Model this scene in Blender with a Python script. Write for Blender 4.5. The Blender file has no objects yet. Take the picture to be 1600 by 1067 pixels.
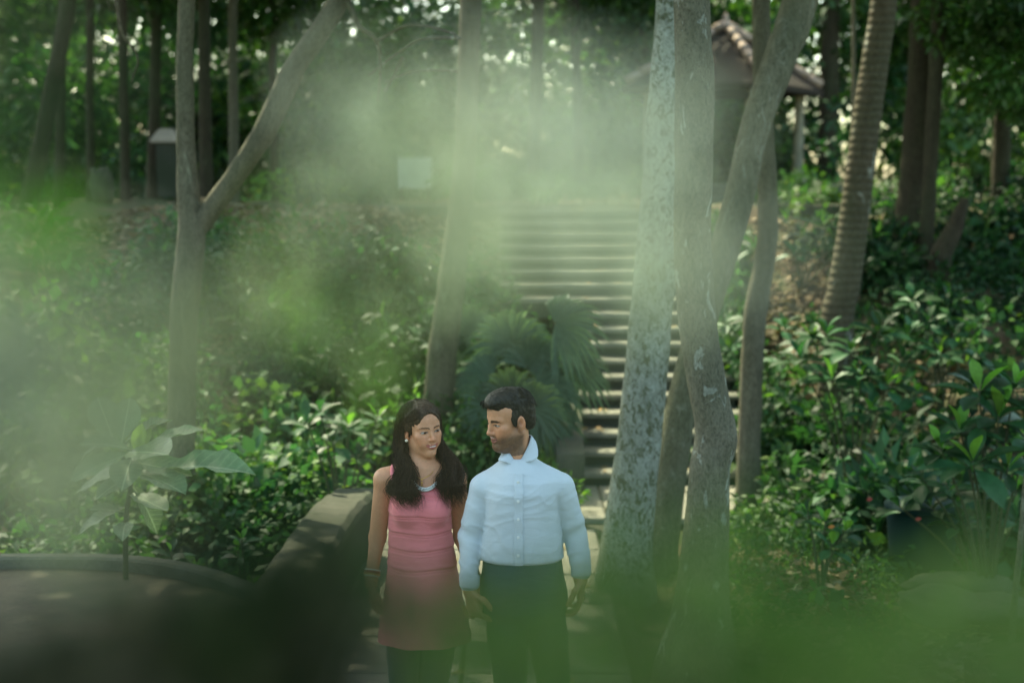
import bpy, math, random
import numpy as np
from mathutils import Vector, Matrix

random.seed(7)
RNG = np.random.default_rng(7)
S = bpy.context.scene
COL = S.collection
rad = math.radians

# ------------------------------------------------------------------ camera
CAM_H, PITCH, FPX = 2.45, rad(6.0), 2222.2
cam_data = bpy.data.cameras.new('camera')
cam = bpy.data.objects.new('camera', cam_data); COL.objects.link(cam)
cam.location = (0, 0, CAM_H)
cam.rotation_euler = (rad(90) - PITCH, 0, 0)
cam_data.lens = 50.0; cam_data.sensor_width = 36.0
cam_data.clip_start = 0.02; cam_data.clip_end = 2000
cam_data.dof.use_dof = True
cam_data.dof.focus_distance = 5.42
cam_data.dof.aperture_fstop = 1.8
S.camera = cam

# ------------------------------------------------------------------ sky, sun, exposure
SUN_TO = Vector((-0.34, 0.60, 0.86)).normalized()
world = bpy.data.worlds.new('World'); S.world = world; world.use_nodes = True
wn = world.node_tree.nodes; wl = world.node_tree.links
bg = wn['Background']
sky = wn.new('ShaderNodeTexSky'); sky.sky_type = 'NISHITA'; sky.sun_disc = False
sky.sun_elevation = math.asin(SUN_TO.z); sky.sun_rotation = math.atan2(SUN_TO.x, SUN_TO.y)
sky.air_density = 1.0; sky.dust_density = 2.5; sky.ozone_density = 1.0
wl.new(sky.outputs[0], bg.inputs[0]); bg.inputs[1].default_value = 0.15
sun_data = bpy.data.lights.new('sun', 'SUN'); sun_data.energy = 2.8; sun_data.angle = rad(0.6)
sun_data.color = (1.0, 0.94, 0.84)
sun = bpy.data.objects.new('sun', sun_data); COL.objects.link(sun)
sun.rotation_euler = SUN_TO.to_track_quat('Z', 'Y').to_euler()
vs = S.view_settings
vs.view_transform = 'Standard'; vs.look = 'None'; vs.gamma = 1.0; vs.exposure = 2.05
vs.use_curve_mapping = False
vs.use_white_balance = True; vs.white_balance_temperature = 7700; vs.white_balance_tint = -10
S.cycles.use_denoising = True
S.cycles.use_adaptive_sampling = False
S.cycles.max_bounces = 6; S.cycles.diffuse_bounces = 3; S.cycles.glossy_bounces = 2
S.cycles.transmission_bounces = 4; S.cycles.transparent_max_bounces = 4
S.cycles.sample_clamp_indirect = 4.0
S.cycles.caustics_reflective = False; S.cycles.caustics_refractive = False

# ------------------------------------------------------------------ helpers
def P(px, py, D):
    """world point at depth y = D seen where the photograph shows pixel (px, py)"""
    u = (px - 800.0) / FPX; v = (533.5 - py) / FPX
    dy = math.cos(PITCH) + v * math.sin(PITCH); dz = -math.sin(PITCH) + v * math.cos(PITCH)
    k = D / dy
    return Vector((u * k, D, CAM_H + dz * k))

def tag(o, label=None, cat=None, group=None, kind=None):
    if label: o['label'] = label
    if cat: o['category'] = cat
    if group: o['group'] = group
    if kind: o['kind'] = kind
    return o

def empty(name, loc=(0, 0, 0), rz=0.0):
    o = bpy.data.objects.new(name, None); COL.objects.link(o)
    o.location = loc; o.rotation_euler = (0, 0, rz); o.empty_display_size = 0.1
    return o

def link(name, me, m=None, parent=None):
    o = bpy.data.objects.new(name, me); COL.objects.link(o)
    if m is not None and not me.materials: me.materials.append(m)
    if parent is not None:
        o.parent = parent
        pw = Matrix.LocRotScale(parent.location, parent.rotation_euler, parent.scale)
        if parent.parent is not None:
            q = parent.parent
            pw = Matrix.LocRotScale(q.location, q.rotation_euler, q.scale) @ parent.matrix_parent_inverse @ pw
        o.matrix_parent_inverse = pw.inverted()
    return o

def np_mesh(name, V, F, smooth=True, col=None):
    """V (n,3); F (m,3|4) int array or list of lists of faces"""
    me = bpy.data.meshes.new(name)
    V = np.asarray(V, dtype=np.float32)
    if isinstance(F, np.ndarray):
        k = F.shape[1]; n = F.shape[0]
        me.vertices.add(len(V)); me.vertices.foreach_set('co', V.ravel())
        me.loops.add(n * k); me.loops.foreach_set('vertex_index', F.astype(np.int32).ravel())
        me.polygons.add(n)
        me.polygons.foreach_set('loop_start', np.arange(0, n * k, k, dtype=np.int32))
        me.update(calc_edges=True)
    else:
        me.from_pydata([tuple(map(float, v)) for v in V], [], [tuple(map(int, f)) for f in F])
        me.update()
    if smooth: me.polygons.foreach_set('use_smooth', np.ones(len(me.polygons), dtype=bool))
    if col is not None:
        a = me.color_attributes.new('Col', 'FLOAT_COLOR', 'POINT')
        c = np.ones((len(V), 4), dtype=np.float32); c[:, :3] = col
        a.data.foreach_set('color', c.ravel())
    return me

class MB:
    """collects simple shapes into one mesh"""
    def __init__(s): s.v = []; s.f = []
    def add(s, V, F):
        o = len(s.v); s.v += [tuple(p) for p in V]; s.f += [tuple(i + o for i in f) for f in F]; return s
    def box(s, c, d, rz=0.0, bev=0.0, jit=0.0, rnd=None):
        c = Vector(c); hx, hy, hz = d[0] / 2, d[1] / 2, d[2] / 2
        R = Matrix.Rotation(rz, 3, 'Z'); b = min(bev, hx * .9, hy * .9, hz * .9)
        if b <= 0:
            V = [(x, y, z) for z in (-hz, hz) for x, y in ((-hx, -hy), (hx, -hy), (hx, hy), (-hx, hy))]
            F = [(3, 2, 1, 0), (4, 5, 6, 7), (0, 1, 5, 4), (1, 2, 6, 5), (2, 3, 7, 6), (3, 0, 4, 7)]
        else:
            V = []; ch = lambda ix, iy: [(-ix, -iy), (ix, -iy), (ix, iy), (-ix, iy)]
            for z, k in ((-hz, 0), (hz - b, 0), (hz, b)):
                V += [(x, y, z) for x, y in ch(hx - k, hy - k)]
            F = [(3, 2, 1, 0), (8, 9, 10, 11)]
            for l in (0, 4):
                for i in range(4): F.append((l + i, l + (i + 1) % 4, l + 4 + (i + 1) % 4, l + 4 + i))
        r = rnd or random
        V = [R @ Vector((x + r.uniform(-jit, jit), y + r.uniform(-jit, jit), z + r.uniform(-jit, jit))) + c for x, y, z in V]
        return s.add(V, F)
    def tube(s, pts, radii, n=8, cap=True):
        V, F = tube_arrays(pts, radii, n)
        F = [tuple(f) for f in F]
        if cap:
            m = len(V) // n
            F.append(tuple(range(n - 1, -1, -1))); F.append(tuple((m - 1) * n + i for i in range(n)))
        return s.add(V, F)
    def lathe(s, c, prof, n=16):
        c = Vector(c); V = []; F = []
        for r_, z in prof:
            for i in range(n):
                a = 2 * math.pi * i / n
                V.append(c + Vector((r_ * math.cos(a), r_ * math.sin(a), z)))
        for k in range(len(prof) - 1):
            for i in range(n):
                F.append((k * n + i, k * n + (i + 1) % n, (k + 1) * n + (i + 1) % n, (k + 1) * n + i))
        F.append(tuple(range(n - 1, -1, -1))); F.append(tuple((len(prof) - 1) * n + i for i in range(n)))
        return s.add(V, F)
    def build(s, name, m, parent=None, smooth=False):
        me = np_mesh(name, np.array([tuple(v) for v in s.v]), s.f, smooth)
        return link(name, me, m, parent)

def spline(pts, n):
    """Catmull-Rom through pts (k,d) -> (n,d)"""
    p = np.asarray(pts, float); k = len(p)
    if k == 2:
        t = np.linspace(0, 1, n)[:, None]; return p[0] * (1 - t) + p[1] * t
    q = np.vstack([2 * p[0] - p[1], p, 2 * p[-1] - p[-2]])
    t = np.linspace(0, k - 1 - 1e-9, n); i = t.astype(int); u = (t - i)[:, None]
    a, b, c, d = q[i], q[i + 1], q[i + 2], q[i + 3]
    return .5 * (2 * b + (c - a) * u + (2 * a - 5 * b + 4 * c - d) * u ** 2 + (3 * b - a - 3 * c + d) * u ** 3)

def tube_arrays(pts, radii, n=8, rough=0.0, seed=0):
    p = np.asarray([tuple(q) for q in pts], float); m = len(p)
    r = np.asarray(radii, float) if np.ndim(radii) else np.full(m, float(radii))
    t = np.gradient(p, axis=0); t /= np.linalg.norm(t, axis=1)[:, None] + 1e-9
    ref = np.array([0, 1.0, 0]) if abs(t[0][1]) < .8 else np.array([1.0, 0, 0])
    a = np.cross(t, ref); a /= np.linalg.norm(a, axis=1)[:, None] + 1e-9
    b = np.cross(t, a)
    th = np.linspace(0, 2 * np.pi, n, endpoint=False)
    R = np.repeat(r[:, None], n, 1)
    if rough:
        g = np.random.default_rng(seed); ph = g.uniform(0, 6.3, 12); s = np.linspace(0, m * .35, m)[:, None]
        k = 0
        for q in range(6):
            R = R * (1 + rough * np.sin((q % 3 + 1) * th[None] + (1 + .7 * q) * s * .5 + ph[q]) * np.sin(s * (.6 + .5 * q) + ph[q + 6]) / (1 + q * .35))
    V = p[:, None, :] + R[..., None] * (np.cos(th)[None, :, None] * a[:, None, :] + np.sin(th)[None, :, None] * b[:, None, :])
    i = np.arange(m - 1)[:, None] * n; j = np.arange(n)[None]; j2 = (j + 1) % n
    F = np.stack([i + j, i + j2, i + n + j2, i + n + j], -1).reshape(-1, 4)
    return V.reshape(-1, 3), F

# ---- materials
def mat(name, base=(.5, .5, .5), rough=.7, spec=.3):
    m = bpy.data.materials.new(name); m.use_nodes = True
    b = m.node_tree.nodes['Principled BSDF']
    b.inputs['Base Color'].default_value = (*base, 1); b.inputs['Roughness'].default_value = rough
    b.inputs['Specular IOR Level'].default_value = spec
    return m
def N(m, t, **k):
    n = m.node_tree.nodes.new(t)
    for a, v in k.items():
        if a in n.inputs: n.inputs[a].default_value = v
        else: setattr(n, a, v)
    return n
def L(m, a, b): m.node_tree.links.new(a, b)
def ramp(m, fac, stops):
    r = N(m, 'ShaderNodeValToRGB'); e = r.color_ramp.elements
    while len(e) < len(stops): e.new(.5)
    for q, (p, c) in zip(e, stops): q.position = p; q.color = (*c, 1)
    L(m, fac, r.inputs[0]); return r.outputs[0]
def coords(m, scale=(1, 1, 1), kind='Object'):
    tc = N(m, 'ShaderNodeTexCoord'); mp = N(m, 'ShaderNodeMapping'); mp.inputs['Scale'].default_value = scale
    L(m, tc.outputs[kind], mp.inputs[0]); return mp.outputs[0]
def noise(m, vec, scale, detail=4, rough=.6, dist=0.0):
    n = N(m, 'ShaderNodeTexNoise'); n.inputs['Scale'].default_value = scale; n.inputs['Detail'].default_value = detail
    n.inputs['Roughness'].default_value = rough; n.inputs['Distortion'].default_value = dist
    L(m, vec, n.inputs['Vector']); return n.outputs['Fac']
def mixc(m, fac, a, b, mode='MIX'):
    x = N(m, 'ShaderNodeMix', data_type='RGBA', blend_type=mode)
    for s, v in ((x.inputs[0], fac), (x.inputs[6], a), (x.inputs[7], b)):
        if isinstance(v, (int, float)): s.default_value = v
        elif isinstance(v, tuple): s.default_value = (*v, 1)
        else: L(m, v, s)
    return x.outputs[2]
def setc(m, c): L(m, c, m.node_tree.nodes['Principled BSDF'].inputs['Base Color'])
def bump(m, h, dist=.01, strength=.6):
    b = N(m, 'ShaderNodeBump'); b.inputs['Distance'].default_value = dist; b.inputs['Strength'].default_value = strength
    L(m, h, b.inputs['Height']); L(m, b.outputs[0], m.node_tree.nodes['Principled BSDF'].inputs['Normal'])

def stone_mat(name, c1, c2, moss=.35, scale=3.0):
    m = mat(name, c1, .85, .25); v = coords(m, kind='Object')
    g = N(m, 'ShaderNodeNewGeometry').outputs['Position']
    c = ramp(m, noise(m, g, scale, 6, .65), [(.3, c1), (.7, c2)])
    ms = ramp(m, noise(m, g, 1.7, 5, .7), [(.45, (0, 0, 0)), (.65, (1, 1, 1))])
    k = N(m, 'ShaderNodeMath', operation='MULTIPLY'); L(m, ms, k.inputs[0]); k.inputs[1].default_value = moss
    c = mixc(m, k.outputs[0], c, (.045, .06, .03))
    sp = ramp(m, noise(m, g, 60, 3, .7), [(.35, (.75, .75, .75)), (.6, (1, 1, 1))])
    setc(m, mixc(m, 1.0, c, sp, 'MULTIPLY')); bump(m, noise(m, g, 45, 6, .7), .012, .5)
    return m

def bark_mat(name, c1, c2, c3, patch=(.55, .6), pscale=5.0, ring=0.0, stretch=.35, bump_d=.02):
    m = mat(name, c1, .9, .2); g = N(m, 'ShaderNodeNewGeometry').outputs['Position']
    mp = N(m, 'ShaderNodeMapping'); mp.inputs['Scale'].default_value = (1, 1, stretch); L(m, g, mp.inputs[0])
    n1 = noise(m, mp.outputs[0], 22, 8, .7, .6)
    c = ramp(m, n1, [(.3, c1), (.68, c2)])
    n2 = noise(m, mp.outputs[0], pscale, 6, .62, 1.2)
    c = mixc(m, ramp(m, n2, [(patch[0], (0, 0, 0)), (patch[1], (1, 1, 1))]), c, c3)
    n3 = noise(m, mp.outputs[0], 3.1, 3, .6)
    c = mixc(m, ramp(m, n3, [(.35, (.0, .0, .0)), (.75, (.55, .55, .55))]), c, (.06, .075, .035))
    n4 = noise(m, mp.outputs[0], 95, 5, .75, .3)
    c = mixc(m, 1.0, c, ramp(m, n4, [(.34, (.5, .5, .47)), (.5, (.95, .95, .95)), (.68, (1.2, 1.2, 1.17))]), 'MULTIPLY')
    h = N(m, 'ShaderNodeMath', operation='ADD'); L(m, n1, h.inputs[0]); L(m, n4, h.inputs[1]); h = h.outputs[0]
    if ring:
        w = N(m, 'ShaderNodeTexWave', wave_type='BANDS', bands_direction='Z'); w.inputs['Scale'].default_value = ring
        w.inputs['Distortion'].default_value = 2.2; w.inputs['Detail'].default_value = 3; L(m, g, w.inputs[0])
        c = mixc(m, ramp(m, w.outputs['Fac'], [(.05, (.35, .35, .35)), (.3, (0, 0, 0))]), c, (.04, .036, .022))
        h = w.outputs['Fac']
    setc(m, c); bump(m, h, bump_d, .8)
    return m

def leaf_mat(name, trans=.35, gloss=.35, rough=.38, attr=True, base=(.05, .12, .03), tint=(1.2, 1.45, .7), hue_var=.25, veins=False):
    """leaf: colour from the leaf's own colour attribute, some light passing through"""
    m = mat(name, base, rough, gloss); b = m.node_tree.nodes['Principled BSDF']
    out = m.node_tree.nodes['Material Output']
    if attr:
        a = N(m, 'ShaderNodeAttribute', attribute_name='Col'); c = a.outputs['Color']
    else:
        oi = N(m, 'ShaderNodeObjectInfo'); h = N(m, 'ShaderNodeHueSaturation')
        mr = N(m, 'ShaderNodeMapRange'); mr.inputs['To Min'].default_value = 1 - hue_var * 1.4; mr.inputs['To Max'].default_value = 1 + hue_var * 1.8
        L(m, oi.outputs['Random'], mr.inputs['Value']); L(m, mr.outputs[0], h.inputs['Value'])
        mr2 = N(m, 'ShaderNodeMapRange'); mr2.inputs['To Min'].default_value = .5 - hue_var * .1; mr2.inputs['To Max'].default_value = .5 + hue_var * .06
        L(m, oi.outputs['Random'], mr2.inputs['Value']); L(m, mr2.outputs[0], h.inputs['Hue'])
        h.inputs['Color'].default_value = (*base, 1); c = h.outputs[0]
        g = N(m, 'ShaderNodeNewGeometry').outputs['Position']
        c = mixc(m, 1.0, c, ramp(m, noise(m, g, 30, 4), [(.3, (.75, .75, .75)), (.7, (1.1, 1.1, 1.1))]), 'MULTIPLY')
    if veins:       # pale midrib and side veins along the leaf's own axes
        sp = N(m, 'ShaderNodeSeparateXYZ'); L(m, N(m, 'ShaderNodeTexCoord').outputs['Object'], sp.inputs[0])
        ab = N(m, 'ShaderNodeMath', operation='ABSOLUTE'); L(m, sp.outputs['X'], ab.inputs[0])
        mid = ramp(m, ab.outputs[0], [(.006, (.8, .8, .8)), (.016, (0, 0, 0))])
        sl = N(m, 'ShaderNodeMath', operation='MULTIPLY_ADD'); L(m, ab.outputs[0], sl.inputs[0]); sl.inputs[1].default_value = -.7; L(m, sp.outputs['Y'], sl.inputs[2])
        fr = N(m, 'ShaderNodeMath', operation='PINGPONG'); L(m, sl.outputs[0], fr.inputs[0]); fr.inputs[1].default_value = .045
        side = ramp(m, fr.outputs[0], [(.003, (.45, .45, .45)), (.009, (0, 0, 0))])
        c = mixc(m, mid, mixc(m, side, c, (.34, .42, .26)), (.45, .52, .34))
        bp_ = N(m, 'ShaderNodeBump'); bp_.inputs['Distance'].default_value = .02; bp_.inputs['Strength'].default_value = .7; L(m, fr.outputs[0], bp_.inputs['Height']); L(m, bp_.outputs[0], b.inputs['Normal'])
    setc(m, c)
    t = N(m, 'ShaderNodeBsdfTranslucent')
    tc = mixc(m, 1.0, c, tint, 'MULTIPLY'); L(m, tc, t.inputs['Color'])
    x = N(m, 'ShaderNodeMixShader'); x.inputs[0].default_value = trans
    L(m, b.outputs[0], x.inputs[1]); L(m, t.outputs[0], x.inputs[2]); L(m, x.outputs[0], out.inputs['Surface'])
    return m

# ---- foliage generators
LEAF_T = np.array([(0, 0, 0), (-.26, .42, .07), (0, .5, -.01), (.26, .42, .07), (0, 1, -.14)])
LEAF_F = np.array([(0, 2, 1), (0, 3, 2), (1, 2, 4), (2, 3, 4)])
def leaves_arrays(pos, direc, up, size, width=1.0):
    """many small folded leaves: pos, direc, up (n,3), size (n)"""
    d = direc / (np.linalg.norm(direc, axis=1)[:, None] + 1e-9)
    x = np.cross(d, up); x /= np.linalg.norm(x, axis=1)[:, None] + 1e-9
    u = np.cross(x, d)
    T = LEAF_T * np.array([width, 1, 1])
    V = pos[:, None] + size[:, None, None] * (T[None, :, 0:1] * x[:, None] + T[None, :, 1:2] * d[:, None] + T[None, :, 2:3] * u[:, None])
    F = LEAF_F[None] + (np.arange(len(pos)) * 5)[:, None, None]
    return V.reshape(-1, 3), F.reshape(-1, 3)

class Foliage:
    def __init__(s, seed=1): s.V = []; s.F = []; s.C = []; s.n = 0; s.g = np.random.default_rng(seed)
    def add(s, pos, direc, up, size, col, width=1.0):
        V, F = leaves_arrays(pos, direc, up, size, width)
        s.V.append(V); s.F.append(F + s.n); s.n += len(V); s.C.append(np.repeat(col, 5, axis=0))
    def cloud(s, c, r, n, size, col, fill=.55, var=.3, droop=.3, width=1.0, updir=.5):
        g = s.g; c = np.asarray(c, float); r = np.asarray(r, float)
        q = g.normal(size=(n, 3)); q /= np.linalg.norm(q, axis=1)[:, None]
        # lumpy outline
        lump = 1 + .22 * np.sin(q[:, 0] * 5 + c[0] * 3) * np.sin(q[:, 1] * 4 + c[1]) + .15 * np.sin(q[:, 2] * 7 + c[2] * 2)
        k = (fill + (1 - fill) * g.random(n) ** .6) * lump
        pos = c + q * r * k[:, None]
        d = q + g.normal(size=(n, 3)) * .7; d[:, 2] -= droop
        up = np.tile([0, 0, 1.0], (n, 1)) * updir + q * .6 + g.normal(size=(n, 3)) * .45
        sz = size * g.uniform(.6, 1.35, n)
        cc = np.asarray(col)[None] * g.uniform(1 - var, 1 + var, (n, 1)) * (1 + g.normal(size=(n, 3)) * .06)
        yl = g.random(n) < .04
        cc[yl] = cc[yl] * np.array([2.2, 1.7, 1.0])
        s.add(pos, d, up, sz, np.clip(cc, .004, .9), width)
    def mesh(s, name):
        return np_mesh(name, np.vstack(s.V), np.vstack(s.F), False, np.vstack(s.C))

def big_leaf(name, length=1.0, width=.4, n=8, curl=.25, fold=.12, peak=.6, wavy=.0, tip=1.0):
    """a single broad leaf with midrib along +Y; about 4n triangles"""
    V = []; F = []
    for i in range(n + 1):
        t = i / n
        w = width / 2 * (max(0.0, math.sin(math.pi * min(1, t ** (math.log(.5) / math.log(peak))))) ** .8) + .006
        z = -curl * t * t + .12 * t
        wv = wavy * math.sin(t * 19)
        V += [(-w, t, z + fold * w * 2 + wv * w), (0, t, z - .012), (w, t, z + fold * w * 2 - wv * w)]
    for i in range(n):
        a = 3 * i
        F += [(a, a + 1, a + 4, a + 3), (a + 1, a + 2, a + 5, a + 4)]
    V = np.array(V) * length
    return np_mesh(name, V, F, True)

def place_leaf(me, base, tip, up=(0, 0, 1), m=None, parent=None, roll=0.0, name='leaf', length=None):
    b = Vector(base); t = Vector(tip); d = t - b; ln = d.length if length is None else length
    d.normalize(); x = d.cross(Vector(up)); 
    if x.length < 1e-4: x = Vector((1, 0, 0))
    x.normalize(); u = x.cross(d)
    R = Matrix((x, d, u)).transposed() @ Matrix.Rotation(roll, 3, 'Y')
    o = bpy.data.objects.new(name, me); COL.objects.link(o)
    if m is not None and not me.materials: me.materials.append(m)
    M = Matrix.Translation(b) @ R.to_4x4() @ Matrix.Scale(ln, 4)
    if parent is not None:
        o.parent = parent
        pw = Matrix.LocRotScale(parent.location, parent.rotation_euler, parent.scale)
        o.matrix_parent_inverse = pw.inverted()
    o.matrix_basis = M
    return o

def smooth(a, b, x):
    t = np.clip((np.asarray(x, float) - a) / (b - a), 0, 1); return t * t * (3 - 2 * t)
# ------------------------------------------------------------------ terrain
STAIR_Y0, RUN, RISE, NSTEP = 11.7, .28, .125, 18
def hgt(x, y):
    x = np.asarray(x, float); y = np.asarray(y, float)
    side = smooth(1.5, 3.5, np.abs(x - .7))
    y0 = STAIR_Y0 + .1 - 2.2 * side
    z = np.clip((y - y0) / (16.7 - y0), 0, 1) * 2.27
    z = z - .22 * (smooth(-.5, -.2, x) * (1 - smooth(1.9, 2.2, x))) * smooth(11.3, 11.9, y) * (1 - smooth(16.5, 17.2, y))
    z = z + .9 * (1 - smooth(3.3, 4.6, y))                      # bank the photographer stands on
    off = 1 - smooth(-1.3, -1.0, x) * (1 - smooth(.9, 1.5, x)) * (1 - smooth(11.5, 13, y))
    n = .10 * np.sin(x * 1.3 + y * .7) + .07 * np.sin(x * 2.9 - y * 1.9 + 1) + .04 * np.sin(x * 5.3 + y * 4.1)
    z = z + off * n * .7 * (y > 4.3) + .10 * side * smooth(0, 2, x - 1.6) * (y < 12)
    z = z + .02 * np.clip(y - 26, 0, 60)
    return z - .055
def H(x, y): return float(hgt(x, y))

xs = np.unique(np.concatenate([np.linspace(-150, -9, 24), np.arange(-9, 9.01, .14), np.linspace(9, 150, 24)]))
ys = np.unique(np.concatenate([np.linspace(-60, 2.5, 14), np.arange(2.5, 20, .14), np.linspace(20, 45, 50), np.linspace(45, 320, 24)]))
GX, GY = np.meshgrid(xs, ys)
V = np.stack([GX, GY, hgt(GX, GY)], -1).reshape(-1, 3)
nx_ = len(xs); ii = (np.arange(len(ys) - 1)[:, None] * nx_ + np.arange(nx_ - 1)[None]).ravel()
F = np.stack([ii, ii + 1, ii + nx_ + 1, ii + nx_], -1)
m_ground = mat('forest soil', (.06, .045, .03), .95, .15)
g = N(m_ground, 'ShaderNodeNewGeometry').outputs['Position']
vor = N(m_ground, 'ShaderNodeTexVoronoi'); vor.inputs['Scale'].default_value = 16; L(m_ground, g, vor.inputs['Vector'])
lit = ramp(m_ground, noise(m_ground, vor.outputs['Color'], 3.0, 2), [(.2, (.05, .036, .022)), (.5, (.11, .08, .05)), (.8, (.2, .15, .10))])
gr = ramp(m_ground, noise(m_ground, g, 1.1, 5, .65), [(.42, (0, 0, 0)), (.6, (1, 1, 1))])
c = mixc(m_ground, gr, lit, (.035, .06, .02))
setc(m_ground, c); bump(m_ground, noise(m_ground, g, 30, 5, .7), .03, .7)
ground = tag(link('ground', np_mesh('ground', V, F), m_ground), 'forest floor of brown soil and litter rising into a slope', kind='structure')

# ------------------------------------------------------------------ path of slabs
m_slab = stone_mat('worn paving concrete', (.36, .33, .27), (.25, .24, .19), .25, 2.2)
m_bed = stone_mat('dirty mortar bed', (.07, .065, .05), (.05, .05, .035), .5)
m_conc = stone_mat('old concrete', (.16, .155, .115), (.075, .08, .055), .8, 2.5)
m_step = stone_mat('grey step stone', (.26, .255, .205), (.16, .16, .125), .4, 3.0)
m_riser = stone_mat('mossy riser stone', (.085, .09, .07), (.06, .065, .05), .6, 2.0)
path = MB().box((-.15, 7.55, -.05), (1.72, 5.7, .06)).box((.72, 11.04, -.05), (2.9, 1.24, .06)).build('path', m_bed)
tag(path, 'paved path leading to the stone stairs', kind='structure')
def slab(cx, cy, w, d):
    b = MB().box((cx, cy, -.005 + random.uniform(-.004, .004)), (w, d, .05), random.uniform(-.004, .004), .008)
    return b.build('paving_slab', m_slab, path)
rows = [4.85 + i * .62 for i in range(9)]
for i, y in enumerate(rows):
    for j, x in enumerate((-.63, .18)):
        w = .74 if j == 0 else .86
        slab(x, y, w - .012 + 0.0, .60)
for i in range(2):
    for j in range(4): slab(-.35 + j * .71, 10.74 + i * .62, .695, .605)

# ------------------------------------------------------------------ left: parapet wall, round platform
wall = empty('parapet_wall', (-1.15, 7.6, 0))
tag(wall, 'low mossy concrete parapet wall with rounded end, along the path beside the woman', 'wall')
def bar_poly(pts, w, z0, z1, name, m, parent, bev=.03):
    p = spline([(q[0], q[1]) for q in pts], 40); t = np.gradient(p, axis=0); t /= np.linalg.norm(t, axis=1)[:, None]
    nrm = np.stack([-t[:, 1], t[:, 0]], 1); V = []; F = []
    prof = [(-w / 2, z0), (-w / 2, z1 - bev), (-w / 2 + bev, z1), (w / 2 - bev, z1), (w / 2, z1 - bev), (w / 2, z0)]
    for k in range(40):
        for o, z in prof: V.append((p[k, 0] + nrm[k, 0] * o, p[k, 1] + nrm[k, 1] * o, z + .006 * math.sin(k * 1.7 + o * 9)))
    for k in range(39):
        for j in range(5): F.append((k * 6 + j, k * 6 + j + 1, k * 6 + 7 + j, k * 6 + 6 + j))
    F.append(tuple(range(5, -1, -1))); F.append(tuple(39 * 6 + j for j in range(6)))
    return link(name, np_mesh(name, np.array(V), F, False), m, parent)
wp = [(-1.32, 5.1), (-1.19, 6.4), (-1.16, 7.8), (-1.13, 8.9), (-1.04, 9.45)]
bar_poly(wp, .24, -.2, .37, 'wall_body', m_riser, wall, .01)
bar_poly(wp, .31, .373, .46, 'coping', m_conc, wall, .03)

plat = empty('round_platform', (-2.35, 5.6, 0))
tag(plat, 'round concrete platform with a thin raised rim below the big-leaved plant', 'platform')
MB().lathe((-2.35, 5.6, 0), [(1.42, -.1), (1.42, .50), (1.45, .505), (1.45, .56), (1.42, .58), (.0001, .585)], 64).build('platform_slab', stone_mat('platform concrete', (.13, .11, .07), (.055, .05, .033), .6, 2.0), plat)
V = []; F = []; nA = 64
for i in range(nA):
    a = 2 * math.pi * i / nA
    for r_, z in ((1.36, .575), (1.36, .628), (1.375, .64), (1.44, .64), (1.455, .625), (1.455, .557)):
        V.append((-2.35 + r_ * math.cos(a), 5.6 + r_ * math.sin(a), z + .004 * math.sin(7 * a)))
for i in range(nA):
    for j in range(5): F.append((i * 6 + j, i * 6 + j + 1, ((i + 1) % nA) * 6 + j + 1, ((i + 1) % nA) * 6 + j))
link('rim', np_mesh('rim', np.array(V), F, False), m_conc, plat)

# ------------------------------------------------------------------ stairs
st = empty('stone_stairs', (1.25, STAIR_Y0, 0))
tag(st, 'long straight flight of grey stone steps climbing the slope behind the trees', 'stairs')
for n in range(NSTEP):
    y0 = STAIR_Y0 + n * RUN; z1 = (n + 1) * RISE
    xl, xr = (.60, 2.04) if n < 10 else (-.12, 2.04)
    r_ = random.Random(n)
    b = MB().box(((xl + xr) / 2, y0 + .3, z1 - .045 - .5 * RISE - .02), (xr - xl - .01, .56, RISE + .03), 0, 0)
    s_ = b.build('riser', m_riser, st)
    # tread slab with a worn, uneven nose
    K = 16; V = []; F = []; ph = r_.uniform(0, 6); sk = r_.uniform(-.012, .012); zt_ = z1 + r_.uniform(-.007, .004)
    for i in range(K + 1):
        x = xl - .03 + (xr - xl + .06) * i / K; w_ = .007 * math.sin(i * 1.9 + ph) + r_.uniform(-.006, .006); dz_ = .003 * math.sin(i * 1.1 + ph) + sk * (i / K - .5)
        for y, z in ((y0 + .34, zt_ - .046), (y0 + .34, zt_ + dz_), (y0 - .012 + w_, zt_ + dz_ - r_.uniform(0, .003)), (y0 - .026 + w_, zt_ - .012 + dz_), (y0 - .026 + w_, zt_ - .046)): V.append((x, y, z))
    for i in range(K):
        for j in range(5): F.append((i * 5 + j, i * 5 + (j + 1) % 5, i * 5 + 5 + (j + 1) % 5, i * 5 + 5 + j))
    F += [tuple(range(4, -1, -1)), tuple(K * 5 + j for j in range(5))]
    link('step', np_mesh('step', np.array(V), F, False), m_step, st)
kb = MB()
for (ya, yb, za, zb) in ((11.35, 12.0, .34, .52), (12.0, 12.5, .52, .72)):
    V = [(x, y, z) for y, zt in ((ya, za), (yb, zb)) for x, z in ((.36, -.2), (.59, -.2), (.59, zt), (.36, zt))]
    kb.add(V, [(3, 2, 1, 0), (4, 5, 6, 7), (0, 1, 5, 4), (1, 2, 6, 5), (2, 3, 7, 6), (3, 0, 4, 7)])
kb.build('side_wall', m_conc, st)
MB().box((1.0, 17.35, 2.2), (6.5, .5, .2), .0, .02).build('top_kerb', m_conc, st)

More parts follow.
